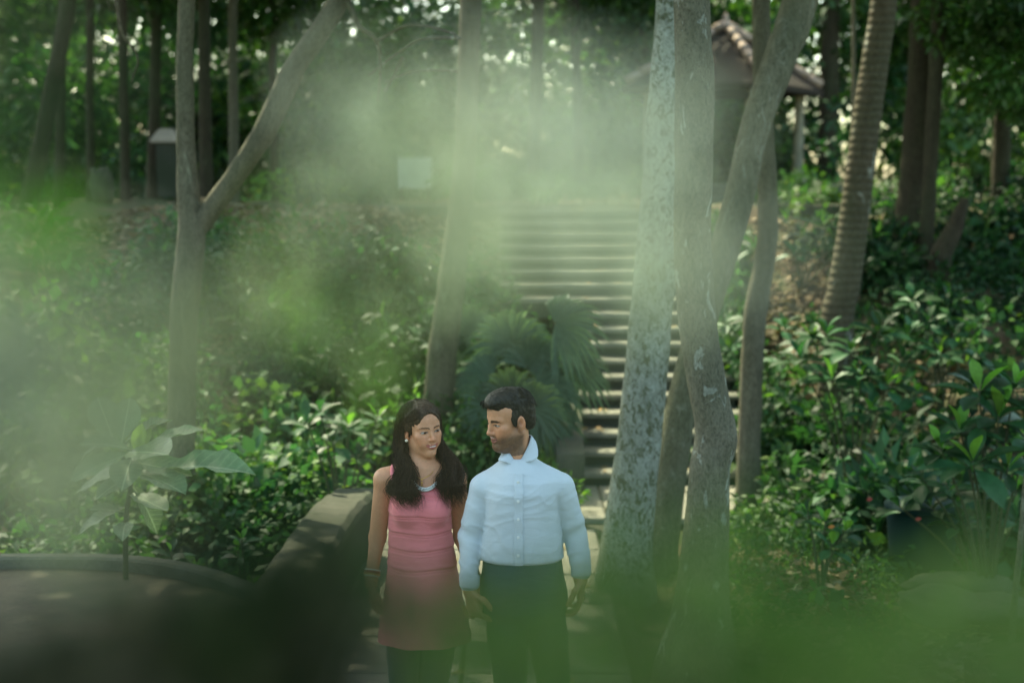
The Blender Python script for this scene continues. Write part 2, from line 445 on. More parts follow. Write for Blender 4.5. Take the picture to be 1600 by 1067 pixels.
# ------------------------------------------------------------------ pavilion
PD = 25.0; pc = P(1130, 288, PD); pz = pc.z
pav = empty('garden_pavilion', (pc.x, PD, pz)); tag(pav, 'small open garden pavilion with pyramid tiled roof on the terrace', 'pavilion')
m_tile = stone_mat('weathered clay tile', (.55, .40, .31), (.38, .28, .22), .25, 2.5)
m_col = stone_mat('pale painted column', (.40, .36, .27), (.28, .26, .19), .35, 2.0)
m_wood = stone_mat('dark roof timber', (.05, .035, .025), (.035, .025, .02), .1)
ANG = rad(45 + 12)
def pp(a, b, z): # pavilion local (rotated) -> world
    return Vector((pc.x + a * math.cos(ANG) - b * math.sin(ANG), PD + a * math.sin(ANG) + b * math.cos(ANG), z))
ez = P(1130, 140, PD).z; az = P(1130, 38, PD).z; HS = 1.30
MB().box((pc.x, PD, pz - .16), (3.3, 3.3, .32), ANG, .03).build('plinth', m_conc, pav)
MB().box((pc.x, PD - .1, pz - .36), (5.2, 4.4, .3), .05, .03).build('plinth', m_conc, pav)
for a in (-1, 1):
    for b in (-1, 1):
        q = pp(a * .98, b * .98, pz)
        MB().lathe(q, [(.14, 0), (.14, .12), (.095, .15), (.085, 1.0), (.08, ez - pz - .16), (.12, ez - pz - .1), (.12, ez - pz)], 12).build('column', m_col, pav, True)
    q = pp(a * .98, 0, pz)
    MB().lathe(q, [(.10, 0), (.10, .12), (.07, .15), (.06, ez - pz - .1), (.09, ez - pz)], 12).build('column', m_col, pav, True)
rb = MB(); e = .0
cs = [pp(-HS, -HS, ez), pp(HS, -HS, ez), pp(HS, HS, ez), pp(-HS, HS, ez)]; ap = Vector((pc.x, PD, az - .06))
rb.add([*cs, ap, *[c_ - Vector((0, 0, .1)) for c_ in cs]], [(0, 1, 4), (1, 2, 4), (2, 3, 4), (3, 0, 4), (0, 5, 6, 1), (1, 6, 7, 2), (2, 7, 8, 3), (3, 8, 5, 0), (8, 7, 6, 5)])
roof = rb.build('roof', m_wood, pav)
# tile courses: one shared tile mesh
tv = []; NT = 7
for i in range(NT):
    x = -.5 + i / (NT - 1); z = .09 * math.cos(x * 2 * math.pi)
    tv += [(x, -.04, z), (x, 1.08, z + .0), (x, -.04, z - .09)]
tf = []
for i in range(NT - 1):
    a = 3 * i; tf += [(a, a + 3, a + 4, a + 1), (a + 2, a + 5, a + 3, a)]
tile_me = np_mesh('tile', np.array(tv), tf, False); tile_me.materials.append(m_tile)
NC = 6
for f in range(4):
    c0, c1 = cs[f], cs[(f + 1) % 4]; mid = (c0 + c1) / 2; up_ = (ap - mid); slen = up_.length; up_ = up_.normalized()
    ax = (c1 - c0).normalized(); nn = ax.cross(up_).normalized()
    if nn.z < 0: nn = -nn
    if (c0 + c1).y / 2 > PD + .3: continue        # rear faces stay plain boards
    for k in range(NC):
        w = (c1 - c0).length * (1 - (k + .5) / NC); cnt = max(1, int(round(w / .21)))
        for j in range(cnt):
            o = bpy.data.objects.new('tile', tile_me); COL.objects.link(o); o.parent = roof
            pos = mid + up_ * (slen * k / NC) + ax * ((j + .5) / cnt - .5) * w + nn * (.045 + .012 * random.random())
            R = Matrix((ax, up_, nn)).transposed().to_4x4()
            tilt = Matrix.Rotation(rad(-5), 4, 'X')
            o.matrix_parent_inverse = Matrix.Translation(pav.location).inverted()
            o.matrix_basis = Matrix.Translation(pos) @ R @ tilt @ Matrix.Diagonal((w / cnt * .98, slen / NC, .28, 1))
for i, c_ in enumerate(cs):
    for k in range(7):
        t = k / 7; q = c_.lerp(ap, t + .03); q2 = c_.lerp(ap, t + .165)
        MB().tube([q + Vector((0, 0, .07)), q2 + Vector((0, 0, .06))], [.085, .07], 8).build('ridge_tile', m_tile, roof, True)
MB().lathe(ap - Vector((0, 0, .05)), [(.10, 0), (.11, .1), (.05, .16), (.06, .22), (.01, .3)], 10).build('finial', m_tile, roof, True)

# ------------------------------------------------------------------ small built things on the terrace
q = P(263, 292, 22); sp = empty('stone_pillar', q); tag(sp, 'dark square gate pillar with a pale hipped cap under the trees', 'pillar')
zt = P(263, 219, 22).z
MB().box((q.x, 22, (q.z - .15 + zt) / 2), (.30, .30, zt - q.z + .15), .1, .0).build('shaft', m_riser, sp)
R_ = .21; V = [(q.x + sx * R_, 22 + sy * R_, zt) for sx, sy in ((-1, -1), (1, -1), (1, 1), (-1, 1))] + [(q.x + sx * .1, 22 + sy * .1, zt + .17) for sx, sy in ((-1, -1), (1, -1), (1, 1), (-1, 1))]
V += [(v[0], v[1], zt - .04) for v in V[:4]]
MB().add(V, [(4, 5, 6, 7), (0, 1, 5, 4), (1, 2, 6, 5), (2, 3, 7, 6), (3, 0, 4, 7), (8, 9, 1, 0), (9, 10, 2, 1), (10, 11, 3, 2), (11, 8, 0, 3), (11, 10, 9, 8)]).build('cap', stone_mat('pale cap stone', (.6, .5, .42), (.45, .38, .32), .1), sp)
q = P(648, 300, 24); wb = empty('white_board', q); tag(wb, 'white square notice board standing far back among the trees', 'board')
m_white = stone_mat('white painted sheet', (.5, .55, .57), (.42, .47, .48), .15, 2)
a0 = P(622, 247, 24); a1 = P(675, 294, 24)
MB().box(((a0.x + a1.x) / 2, 24, (a0.z + a1.z) / 2), (a1.x - a0.x, .05, a0.z - a1.z), 0, .01).build('panel', m_white, wb)
for x in (a0.x + .05, a1.x - .05): MB().box((x, 24.06, (a0.z + H(x, 24)) / 2 - .1), (.06, .06, a0.z - H(x, 24) + .1)).build('post', m_wood, wb)

# ------------------------------------------------------------------ boulders, slabs and bin on the right
def rock(name, c, d, label, cat, m, seed, group=None):
    g_ = np.random.default_rng(seed); n1, n2 = 18, 12; V = []; F = []
    ph = g_.uniform(0, 6, 9)
    for i in range(n2 + 1):
        th = math.pi * i / n2
        for j in range(n1):
            a = 2 * math.pi * j / n1; v = np.array([math.sin(th) * math.cos(a), math.sin(th) * math.sin(a), math.cos(th)])
            v = np.sign(v) * np.abs(v) ** .72
            k = 1 + .05 * math.sin(11 * v[0] + 5 * v[1] + ph[3]) + .04 * math.sin(13 * v[2] - 9 * v[1] + ph[4]) + .10 * math.sin(3 * v[0] + ph[0]) + .09 * math.sin(4 * v[1] + ph[1] + v[2] * 2) + .07 * math.sin(7 * v[2] + ph[2] + 3 * v[0])
            V.append((c[0] + v[0] * d[0] / 2 * k, c[1] + v[1] * d[1] / 2 * k, c[2] + v[2] * d[2] / 2 * k))
    for i in range(n2):
        for j in range(n1): F.append((i * n1 + j, i * n1 + (j + 1) % n1, (i + 1) * n1 + (j + 1) % n1, (i + 1) * n1 + j))
    return tag(link(name, np_mesh(name, np.array(V), F, True), m), label, cat, group)
m_rock = stone_mat('mossy rock', (.13, .12, .085), (.06, .06, .04), .75, 6)
q = P(1268, 620, 11.0); rock('boulder', (q.x, 11.0, H(q.x, 11.0) + .12), (.55, .4, .5), 'mossy boulder under the glossy shrub right of the stairs', 'boulder', m_rock, 3)
for k, (px, py, D, d, lb) in enumerate(((1500, 915, 8.2, (.6, .4, .12), 'flat upper stone slab in the dark hollow at lower right'), (1560, 955, 7.6, (.5, .4, .12), 'flat lower stone slab near the thin sapling at lower right'), (1470, 945, 7.7, (.45, .4, .16), 'small rounded stone in front of the flat slabs at lower right'))):
    q = P(px, py, D); rock('stone_slab', (q.x, D, max(q.z, H(q.x, D))), d, lb, 'stone', m_rock, 10 + k)
q = P(1440, 870, 9.0); bn = empty('waste_bin', (q.x, 9.0, H(q.x, 9.0))); tag(bn, 'dark teal plastic waste bin half hidden in the right shrubs', 'bin')
m_bin = mat('dark teal plastic', (.003, .022, .021), .85, .2)
z0 = H(q.x, 9.0); zt = P(1440, 795, 9.0).z
MB().lathe((q.x, 9.0, z0), [(.17, 0), (.185, .02), (.23, zt - z0 - .02), (.23, zt - z0)], 24).build('bin_body', m_bin, bn, True)
MB().lathe((q.x, 9.0, zt), [(.245, .0), (.245, .03), (.2, .05), (.001, .065)], 24).build('lid', m_bin, bn, True)

# ------------------------------------------------------------------ trees
LEAF_DARK = leaf_mat('canopy leaf', .38, .3, .4)
def crown_mesh(name, seed, n=5200, size=.2, spread=(2.6, 2.6, 1.7), col=(.045, .10, .025), lobes=9):
    f = Foliage(seed); g_ = f.g
    for k in range(lobes):
        c = g_.normal(size=3); c /= np.linalg.norm(c); c *= np.array(spread) * g_.uniform(.25, .8)
        f.cloud(c, np.array(spread) * g_.uniform(.3, .5), n // lobes, size, np.array(col) * g_.uniform(.7, 1.4), .35, .3, .35)
    me = f.mesh(name); me.materials.append(LEAF_DARK); return me
CROWNS = [crown_mesh('crown', 20 + k, 4800, .21) for k in range(4)]
m_bk_grey = bark_mat('grey brown bark', (.15, .135, .095), (.26, .24, .175), (.42, .43, .36), (.60, .63), 11, stretch=.5, bump_d=.025)
m_bk_pale = bark_mat('pale mottled bark', (.26, .28, .23), (.47, .50, .44), (.13, .14, .085), (.50, .60), 26, stretch=.6, bump_d=.02)
m_bk_brown = bark_mat('brown green bark', (.10, .09, .06), (.19, .17, .12), (.24, .24, .17), (.62, .7), 7)
m_bk_moss = bark_mat('mossy scaly bark', (.11, .105, .065), (.22, .21, .145), (.27, .27, .205), (.57, .66), 18)
m_bk_dark = bark_mat('dark bark', (.03, .024, .016), (.07, .055, .036), (.11, .10, .07), (.62, .7), 6)  # darkest bark tone, used on the background trunks
m_bk_palm = bark_mat('ringed palm bark', (.06, .048, .03), (.11, .09, .06), (.30, .30, .25), (.62, .68), 5, ring=4.6, bump_d=.010)

TREE_N = 0
def trunk_part(name, pts, m, parent, nseg=60, nr=18, rough=.05):
    """pts: (px, py, D, width_px)"""
    global TREE_N; TREE_N += 1
    W = [(*P(a, b, D), w * D / FPX / 2) for a, b, D, w in pts]
    s_ = spline(W, nseg)
    V, F = tube_arrays(s_[:, :3], np.abs(s_[:, 3]), nr, rough, TREE_N)
    Fl = [tuple(f) for f in F] + [tuple((nseg - 1) * nr + i for i in range(nr))]
    return link(name, np_mesh(name, V, Fl, True), m, parent), s_
def tree(label, pts, m, crown=0, cz=None, cscale=1.0, name='tree', root=True, group=None, rough=.05, extra=(), nr=18, shift=(0, 0), extra_crowns=()):
    """pts from the base upwards; the base is sunk into the ground and the top carried on into a crown"""
    b = P(*pts[0][:3]); base_z = H(b.x, pts[0][2])
    t = tag(empty(name, (b.x, pts[0][2], base_z)), label, 'tree', group)
    pts = list(pts)
    # reach the ground
    D = pts[0][2]; py_g = 300 + FPX * (CAM_H - base_z + .12) / D
    if py_g > pts[0][1] + 4: pts.insert(0, (pts[0][0], py_g, D, pts[0][3] * 1.25))
    # carry on upward
    (x1, y1, D1, w1), (x0, y0, D0, w0) = pts[-1], pts[-2]
    if crown is not None:
        ext = 2.4 * FPX / D1; dx = (x1 - x0) / max(20, abs(y1 - y0)) * ext * .6
        pts.append((x1 + dx, y1 - ext, D1, w1 * .75))
    o, s_ = trunk_part('trunk', pts, m, t, 64, nr, rough)
    top = Vector(s_[-1][:3])
    for e_, mm in extra:
        o2, s2 = trunk_part('branch', e_, m, t, 40, 12, rough)
    if crown is not None:
        cz_ = cz if cz is not None else top.z + 1.2
        for q_, (ax_, ay_, az_, as_) in enumerate(extra_crowns):  # extra crowns, mostly out of view, added to shade what lies below
            q = Vector((top.x + ax_, top.y + ay_, az_)); md = top.lerp(q, .5) + Vector((0, 0, .4))
            MB().tube([Vector(z) for z in spline([tuple(top - Vector((0, 0, .3))), tuple(md), tuple(q)], 10)], np.linspace(float(s_[-1][3]) * .6, .02, 10), 7).build('limb', m, t, True)
            c_ = bpy.data.objects.new('crown', CROWNS[(crown + 1 + q_) % 4]); COL.objects.link(c_); c_.parent = t
            c_.matrix_parent_inverse = Matrix.Translation(t.location).inverted(); c_.location = q; c_.rotation_euler = (0, 0, q_ + 2.0); c_.scale = (as_,) * 3
        cc = Vector((top.x + shift[0], top.y + shift[1], cz_))
        for k in range(5):
            a = k * 1.256 + TREE_N; q = cc + Vector((math.cos(a) * 1.5, math.sin(a) * 1.5, random.uniform(-.3, .8))) * cscale
            md = top.lerp(q, .5) + Vector((0, 0, .3))
            pts_ = spline([tuple(top - Vector((0, 0, .3))), tuple(md), tuple(q)], 10); r_ = np.linspace(float(s_[-1][3]) * .6, .02, 10)
            MB().tube([Vector(z) for z in pts_], r_, 7).build('limb', m, t, True)
        c_ = bpy.data.objects.new('crown', CROWNS[crown % 4]); COL.objects.link(c_); c_.parent = t
        c_.matrix_parent_inverse = Matrix.Translation(t.location).inverted()
        c_.location = cc; c_.rotation_euler = (0, 0, TREE_N * 1.1); c_.scale = (cscale, cscale, cscale)
    return t

tree('slim forked grey tree on the left, one limb slanting up to the right', [(281, 690, 9.8, 46), (286, 520, 9.8, 44), (296, 400, 9.8, 46), (298, 350, 9.8, 40), (291, 250, 9.85, 30), (288, 100, 9.9, 26), (292, -30, 9.9, 25)], m_bk_brown, 0, 7.2, 1.15, extra_crowns=((-2.6, .4, 7.3, 1.1), (-1.0, -1.6, 7.6, .9)),
     extra=[([(298, 372, 9.8, 30), (322, 338, 9.8, 34), (365, 280, 9.75, 32), (415, 205, 9.7, 36), (462, 105, 9.7, 34), (520, 20, 9.6, 32), (560, -60, 9.6, 28), (640, -190, 9.5, 20)], None)])
tree('straight smooth trunk rising directly behind the woman', [(683, 700, 11.9, 50), (690, 560, 11.9, 46), (704, 450, 11.9, 44), (722, 300, 11.9, 37), (731, 150, 11.9, 34), (736, -30, 11.9, 34)], m_bk_brown, 1, 7.4, 1.1, extra_crowns=((1.6, -.8, 7.8, 1.0),))
tree('pale whitish mottled trunk leaning right beside the stairs', [(977, 905, 8.6, 96), (986, 800, 8.6, 76), (1006, 620, 8.6, 68), (1022, 440, 8.6, 66), (1036, 260, 8.6, 62), (1043, 110, 8.6, 52), (1050, -30, 8.6, 46)], m_bk_pale, 2, 7.0, .9, rough=.03, nr=24)
tree('grey brown trunk with pale lichen spots and an elbow bulge, nearest on the right', [(1090, 1060, 6.9, 150), (1096, 940, 6.9, 92), (1105, 800, 6.9, 70), (1110, 730, 6.9, 66), (1119, 684, 6.9, 68), (1112, 640, 6.9, 62), (1103, 590, 6.9, 60), (1090, 500, 6.9, 60), (1082, 380, 6.9, 58), (1084, 240, 6.9, 60), (1086, 120, 6.9, 60), (1080, -30, 6.9, 54)], m_bk_grey, 3, 7.0, .8, rough=.03, nr=28)
tree('mossy leaning trunk crossing behind the grey trunk towards the pavilion', [(1026, 890, 9.2, 66), (1042, 770, 9.25, 56), (1064, 640, 9.3, 50), (1098, 500, 9.4, 46), (1150, 330, 9.5, 48), (1182, 190, 9.6, 48), (1222, 80, 9.7, 52), (1256, -30, 9.8, 54)], m_bk_moss, 0, 7.6, .9, rough=.04)
tree('thin olive trunk standing at the right edge of the stairs', [(1168, 770, 10.6, 40), (1172, 640, 10.6, 36), (1178, 500, 10.6, 36), (1196, 400, 10.6, 33), (1199, 320, 10.6, 32), (1193, 180, 10.6, 30), (1188, -30, 10.6, 27)], m_bk_brown, 1, 7.4, .8, extra_crowns=((1.6, .6, 7.0, 1.0), (2.6, -1.2, 7.4, .9)))
tree('ringed palm trunk on the right slope, leaning right', [(1308, 505, 12.6, 52), (1318, 450, 12.6, 50), (1336, 330, 12.6, 46), (1352, 200, 12.6, 44), (1370, 80, 12.6, 42), (1384, -30, 12.6, 40)], m_bk_palm, 2, 7.8, .8, rough=.015, extra_crowns=((1.8, .6, 6.9, 1.0),))
tree('thick dark trunk at upper right behind the ringed palm', [(1424, 345, 15.5, 52), (1430, 260, 15.5, 44), (1440, 120, 15.5, 44), (1448, -30, 15.5, 46)], m_bk_dark, 3, 7.2, 1.1, extra_crowns=((1.2, -.5, 6.4, .9), (-1.5, 1.5, 6.2, .8)))
tree('slimmer dark trunk just right of the thick dark trunk', [(1446, 395, 14.8, 24), (1452, 300, 14.8, 22), (1462, 120, 14.8, 22), (1470, -30, 14.8, 24)], m_bk_dark, 0, 8.4, .9)
tree('short bare leaning stem at the far right of the slope', [(1470, 405, 14.2, 34), (1490, 360, 14.2, 28), (1508, 310, 14.2, 14)], m_bk_dark, None)
tree('pale thin vine-like stem left of the ringed palm', [(1328, 330, 14.0, 11), (1333, 200, 14.0, 9), (1334, 90, 14.0, 7), (1333, -30, 14.0, 6), (1330, -400, 14.0, 4)], m_bk_brown, None)
for k, (px0, px1, w, D, py, lb) in enumerate((
    (45, 112, 26, 17.5, 320, 'dark leaning trunk nearest the left edge of the photo'),
    (92, 98, 15, 21, 300, 'dark slender trunk second from the left edge'),
    (141, 140, 13, 22, 300, 'dark slender trunk left of the lopped stump'),
    (196, 190, 15, 21, 300, 'dark trunk just right of the lopped stump'),
    (238, 246, 18, 23, 296, 'dark trunk immediately left of the capped pillar'),
    (322, 318, 20, 20, 296, 'dark upright trunk right of the capped pillar'),
    (366, 363, 15, 21, 296, 'narrow trunk with a lit pale patch right of the forked tree'),
    (430, 424, 12, 23, 296, 'thin trunk far behind the slanting limb'),
    (835, 842, 20, 24, 292, 'dim trunk in the haze of leaves behind the stairs'),
    (905, 898, 15, 26, 292, 'slender dim trunk left of the pavilion in the background'),
    (1002, 999, 30, 29, 292, 'dark trunk behind the pale whitish trunk, by the pavilion eaves'),
    (1560, 1575, 26, 17, 360, 'dark trunk nearest the right edge of the photo'),
    (1292, 1300, 30, 27, 285, 'dark trunk just right of the pavilion roof'))):
    tree(lb, [(px0, py, D, w * 1.15), ((px0 + px1) / 2, 150, D, w), (px1, -30, D, w * .95)], m_bk_brown if k == 6 else m_bk_dark, k, 6.6 + (k % 3) * .7, 1.0 + .1 * (k % 3), nr=12, shift=(2.6 if k == 12 else 0, 1.0), extra_crowns=((-.5, -2.4, 3.9, .5), (.3, -.6, 4.6, .7)) if k == 11 else ())
# bare twigs at the top centre
tw = tag(empty('bare_branch', P(595, 110, 9.5)), 'bare pale crooked branches hanging at the top left of centre', 'branch')
for pts in ([(540, -10, 9.5, 9), (560, 40, 9.5, 8), (588, 65, 9.5, 7), (594, 112, 9.5, 5), (590, 160, 9.5, 3)], [(588, 65, 9.5, 6), (640, 40, 9.5, 5), (700, 50, 9.5, 4), (720, 62, 9.5, 4)], [(630, 90, 9.5, 7), (612, 125, 9.5, 6), (600, 145, 9.5, 7)], [(720, 60, 9.5, 6), (660, 62, 9.5, 5), (620, 85, 9.5, 4), (575, 120, 9.5, 3)], [(715, 112, 9.5, 4), (650, 112, 9.5, 4), (600, 130, 9.5, 3)], [(180, -10, 9.5, 7), (190, 50, 9.5, 5), (215, 90, 9.5, 4), (205, 130, 9.5, 3)]):
    trunk_part('twig', pts, m_bk_palm, tw, 30, 8, .1)
q = P(157, 285, 19); rock('stump', (q.x, 19, q.z - .05), (.28, .28, .5), 'lopped tree stump on the terrace among dark trunks', 'stump', m_rock, 31)
# ------------------------------------------------------------------ undergrowth (masses nobody could count)
LEAF_BUSH = leaf_mat('bush leaf', .35, .22, .55)
def bushes(name, label, seed, specs, cat):
    f = Foliage(seed)
    for c, r, n, size, col, width, droop in specs: f.cloud(c, r, n, size, col, .3, .3, droop, width)
    return tag(link(name, f.mesh(name), LEAF_BUSH), label, cat, kind='stuff')
rg = random.Random(5)
def spread(px0, px1, py0, py1, D0, D1, n, rr, dens, size, cols, width=1.0, droop=.35, avoid=None):
    out = []
    for _ in range(n):
        D = rg.uniform(D0, D1); u = (D - D0) / (D1 - D0 + 1e-6)
        px = rg.uniform(px0, px1); x = (px - 800) / FPX * D
        if avoid and avoid(px, x, D): continue
        r = rg.uniform(*rr); z = H(x, D)
        col = rg.choice(cols); k = rg.uniform(.75, 1.35)
        out.append(((x, D, z + r * .45), (r * rg.uniform(.9, 1.4), r, r * rg.uniform(.7, 1.1)), int(dens * r * r / (.55 + .45 * 1.0)), size * (sz := rg.choice((.7, .85, 1.0, 1.25, 1.7))), tuple(q * k for q in col), width * rg.uniform(.6, 1.4), droop * rg.uniform(.5, 1.8)))
    return out
G1, G2, G3, G4 = (.024, .064, .023), (.042, .098, .032), (.085, .16, .04), (.030, .080, .036)
GD = (.016, .045, .018)
stairs_free = lambda px, x, D: (-.15 < x < 2.0 and D > 10.0 and D < 17.3)
path_free = lambda px, x, D: (abs(px - 695) < 62 and D < 11.9) or (-.35 < x < .1 and 13 < D < 17) or (-1.45 < x < 1.55 and D < 11.7) or (-.1 < x < 2.0 and D < 17.4)
# left: thick shrubbery from behind the parapet up the slope
bushes('undergrowth', 'thick leafy shrubbery covering the slope left of the stairs', 3,
    spread(30, 760, 0, 0, 9.3, 12.0, 60, (.3, .55), 2900, .085, [G1, G2, G4, G3], 1.1, avoid=path_free) +
    spread(380, 800, 0, 0, 11.5, 14.5, 40, (.35, .7), 2400, .085, [G1, G2, G4], 1.1, avoid=path_free) +
    spread(-60, 760, 0, 0, 12.0, 15.2, 40, (.25, .55), 2100, .09, [G2, G4, G3], 1.0, avoid=path_free), 'undergrowth')
bushes('ground_cover', 'low dark ground cover between the parapet wall and the big-leaved plant', 4,
    spread(-40, 560, 0, 0, 7.3, 9.4, 60, (.16, .32), 4200, .06, [G1, G2, G4], 1.0, avoid=path_free), 'ground cover')
bushes('undergrowth', 'dense shrubs and creepers covering the slope right of the stairs', 5,
    spread(1190, 1680, 0, 0, 9.2, 12.2, 42, (.28, .5), 1700, .11, [G1, GD, G4, GD], 1.0, avoid=path_free) +
    spread(1240, 1680, 0, 0, 12.0, 16.0, 34, (.22, .42), 2000, .10, [G1, GD, G2], 1.0, avoid=path_free) + spread(1420, 1720, 0, 0, 13.0, 17.0, 22, (.3, .5), 1900, .11, [GD, G1], 1.0), 'undergrowth')
bushes('ground_cover', 'fern-like ground cover spilling around the foot of the right trunks', 6,
    spread(1130, 1460, 0, 0, 8.6, 10.4, 42, (.14, .26), 4600, .055, [G2, G3, G4], .9, .5, avoid=lambda px, x, D: x < 1.25) +
    spread(1090, 1420, 0, 0, 7.2, 8.6, 20, (.08, .16), 5200, .05, [G2, G3], .9, .5, avoid=lambda px, x, D: x < .95), 'ground cover')
bushes('ground_cover', 'small leafy weeds at the foot of the stairs behind the man', 8,
    [((.18 + rg.uniform(-.25, .18), 10.9 + rg.uniform(-.7, .9), .12), (.2, .2, .2), 260, .06, G3, 1.0, .3) for _ in range(9)] +
    [((-.4 + rg.uniform(-.4, .3), 11.9 + rg.uniform(-.4, .9), .3), (.35, .35, .35), 700, .085, G2, 1.0, .3) for _ in range(12)] +
    [((x_, 12.6 + .1 * k_, .62 + .12 * (k_ % 3)), (.34, .3, .36), 620, .10, (.05, .12, .045), 1.1, .4) for k_, x_ in enumerate((-.25, .0, .2, -.45, .1, -.1))] +
    [((2.2 + rg.uniform(-.1, .2), 11.4 + k * .4, .15 + k * .17), (.2, .22, .25), 300, .09, (.05, .11, .045), 1.0, .3) for k in range(12)], 'ground cover')
# terrace planting and far wood
bushes('undergrowth', 'low shrubs along the edge of the terrace at the top of the slope', 9,
    spread(430, 1010, 0, 0, 17.6, 23, 26, (.25, .5), 1500, .11, [G2, G3, G4], 1.0, avoid=lambda px, x, D: abs(px - 648) < 45) +
    spread(1180, 1500, 0, 0, 16.8, 20, 16, (.2, .4), 1700, .10, [G2, G3], 1.0), 'undergrowth')
f = Foliage(12); g_ = f.g
for k in range(330):
    D = g_.uniform(27, 44); x = g_.uniform(-.42, .42) * D; z = g_.uniform(2.6, 11.5)
    px = 800 + x / D * FPX; py = 300 - (z - CAM_H) / D * FPX
    if (abs(px - 1345) < 75 and abs(py - 275) < 55) or (abs(px - 1555) < 60 and abs(py - 85) < 50) or (abs(px - 1490) < 35 and abs(py - 280) < 40): continue
    if abs(x - (3.7 - .4 * (D - 25))) < 2.2 and z > 4.8 and D < 38: continue      # opening that lets light down on the pavilion
    r = g_.uniform(.9, 1.9)
    f.cloud((x, D, z), (r, r, r * .8), 620, .26, np.array([G1, G2, G3][k % 3]) * g_.uniform(.8, 1.5), .2, .35, .3)
for k in range(110):
    D = g_.uniform(26, 40); x = g_.uniform(-.42, .42) * D
    px = 800 + x / D * FPX
    if abs(px - 1345) < 60 or abs(px - 1490) < 30: continue
    r = g_.uniform(.5, 1.1); f.cloud((x, D, 2.4 + .5 * r), (r, r, r * 1.2), 420, .2, np.array([G1, G2, G4][k % 3]), .2, .3, .3)
tag(link('far_woodland', f.mesh('far_woodland'), LEAF_DARK), 'far wall of dark woodland foliage with bright sky gaps', 'woodland', kind='stuff')

# ------------------------------------------------------------------ dry leaf litter
m_dry = leaf_mat('dry leaf', .1, .15, .7)
f = Foliage(15); g_ = f.g
def litter(n, px0, px1, D0, D1, size, avoid=None):
    D = g_.uniform(D0, D1, n); px = g_.uniform(px0, px1, n); x = (px - 800) / FPX * D
    k = np.ones(n, bool) if avoid is None else ~avoid(x, D)
    x, D = x[k], D[k]; n = len(x); z = hgt(x, D) + .012
    d = g_.normal(size=(n, 3)); d[:, 2] *= .25; up = np.tile([0, 0, 1.0], (n, 1)) + g_.normal(size=(n, 3)) * .35
    col = np.array([(.16, .11, .06), (.24, .18, .11), (.11, .08, .045), (.30, .25, .17)])[g_.integers(0, 4, n)] * g_.uniform(.6, 1.25, (n, 1))
    f.add(np.stack([x, D, z], 1), d, up, size * g_.uniform(.6, 1.4, n), col, 1.1)
av = lambda x, D: ((x > -1.05) & (x < .75) & (D < 11.8)) | ((x > -.75) & (x < 2.1) & (D > 10.3) & (D < 11.8))
litter(5200, 1060, 1560, 6.4, 9.4, .085, av)
litter(3200, 1180, 1500, 11, 16.5, .11, av)
litter(5200, 60, 800, 12.5, 17, .11, av)
litter(1800, 500, 1010, 15.5, 19, .12, lambda x, D: (x > 0) & (x < 2) & (D < 16.8))
tag(link('leaf_litter', f.mesh('leaf_litter'), m_dry), 'brown fallen leaves scattered over the slope and forest floor', 'leaf litter', kind='stuff')
f = Foliage(16); g_ = f.g
n = 90; k = g_.integers(0, NSTEP, n); x = g_.uniform(.2, 1.9, n); x = np.where((k < 10) & (x < .65), x + .5, x)
d = g_.normal(size=(n, 3)); d[:, 2] = 0
f.add(np.stack([x, STAIR_Y0 + k * RUN + g_.uniform(.02, .24, n), (k + 1) * RISE + .006], 1), d, np.tile([0, 0, 1.0], (n, 1)) + g_.normal(size=(n, 3)) * .2, g_.uniform(.06, .11, n), np.array([(.42, .27, .10), (.3, .2, .1), (.3, .25, .15)])[g_.integers(0, 3, n)])
n = 40; x = g_.uniform(-.9, .6, n); y = g_.uniform(5, 11.4, n); d = g_.normal(size=(n, 3)); d[:, 2] = 0
f.add(np.stack([x, y, np.full(n, .03)], 1), d, np.tile([0, 0, 1.0], (n, 1)) + g_.normal(size=(n, 3)) * .2, g_.uniform(.05, .09, n), np.tile([(.25, .18, .09)], (n, 1)))
tag(link('leaf_litter', f.mesh('leaf_litter'), m_dry), 'scattered dry leaves lying on the stairs and path', 'leaf litter', kind='stuff')

# ------------------------------------------------------------------ big-leaved plant on the left
m_big = leaf_mat('broad glossy leaf', .3, .4, .42, False, (.17, .25, .13), hue_var=.15, veins=True)
m_young = leaf_mat('young yellow green leaf', .45, .3, .4, False, (.26, .36, .08), hue_var=.1)
m_stem = stone_mat('green brown stem', (.08, .09, .04), (.05, .06, .03), .1)
BL = [big_leaf('leaf', 1, .48, 10, .18, .14, .6, .10), big_leaf('leaf', 1, .42, 10, .3, .2, .62, .14), big_leaf('leaf', 1, .55, 10, .1, .1, .58, .08)]
for me in BL: me.materials.append(m_big)
YL = big_leaf('leaf', 1, .45, 8, .1, .3, .55, .05); YL.materials.append(m_young)
D = 6.75; sx = P(200, 860, D).x
bp = tag(empty('broad_leaf_plant', (sx, D, H(sx, D))), 'tall plant with big pale green leaves behind the round platform', 'plant')
MB().tube([Vector(q) for q in spline([(sx - .02, D, H(sx, D) - .05), tuple(P(196, 840, D)), tuple(P(204, 760, D)), tuple(P(212, 695, D))], 14)], np.linspace(.016, .008, 14), 8).build('stem', m_stem, bp, True)
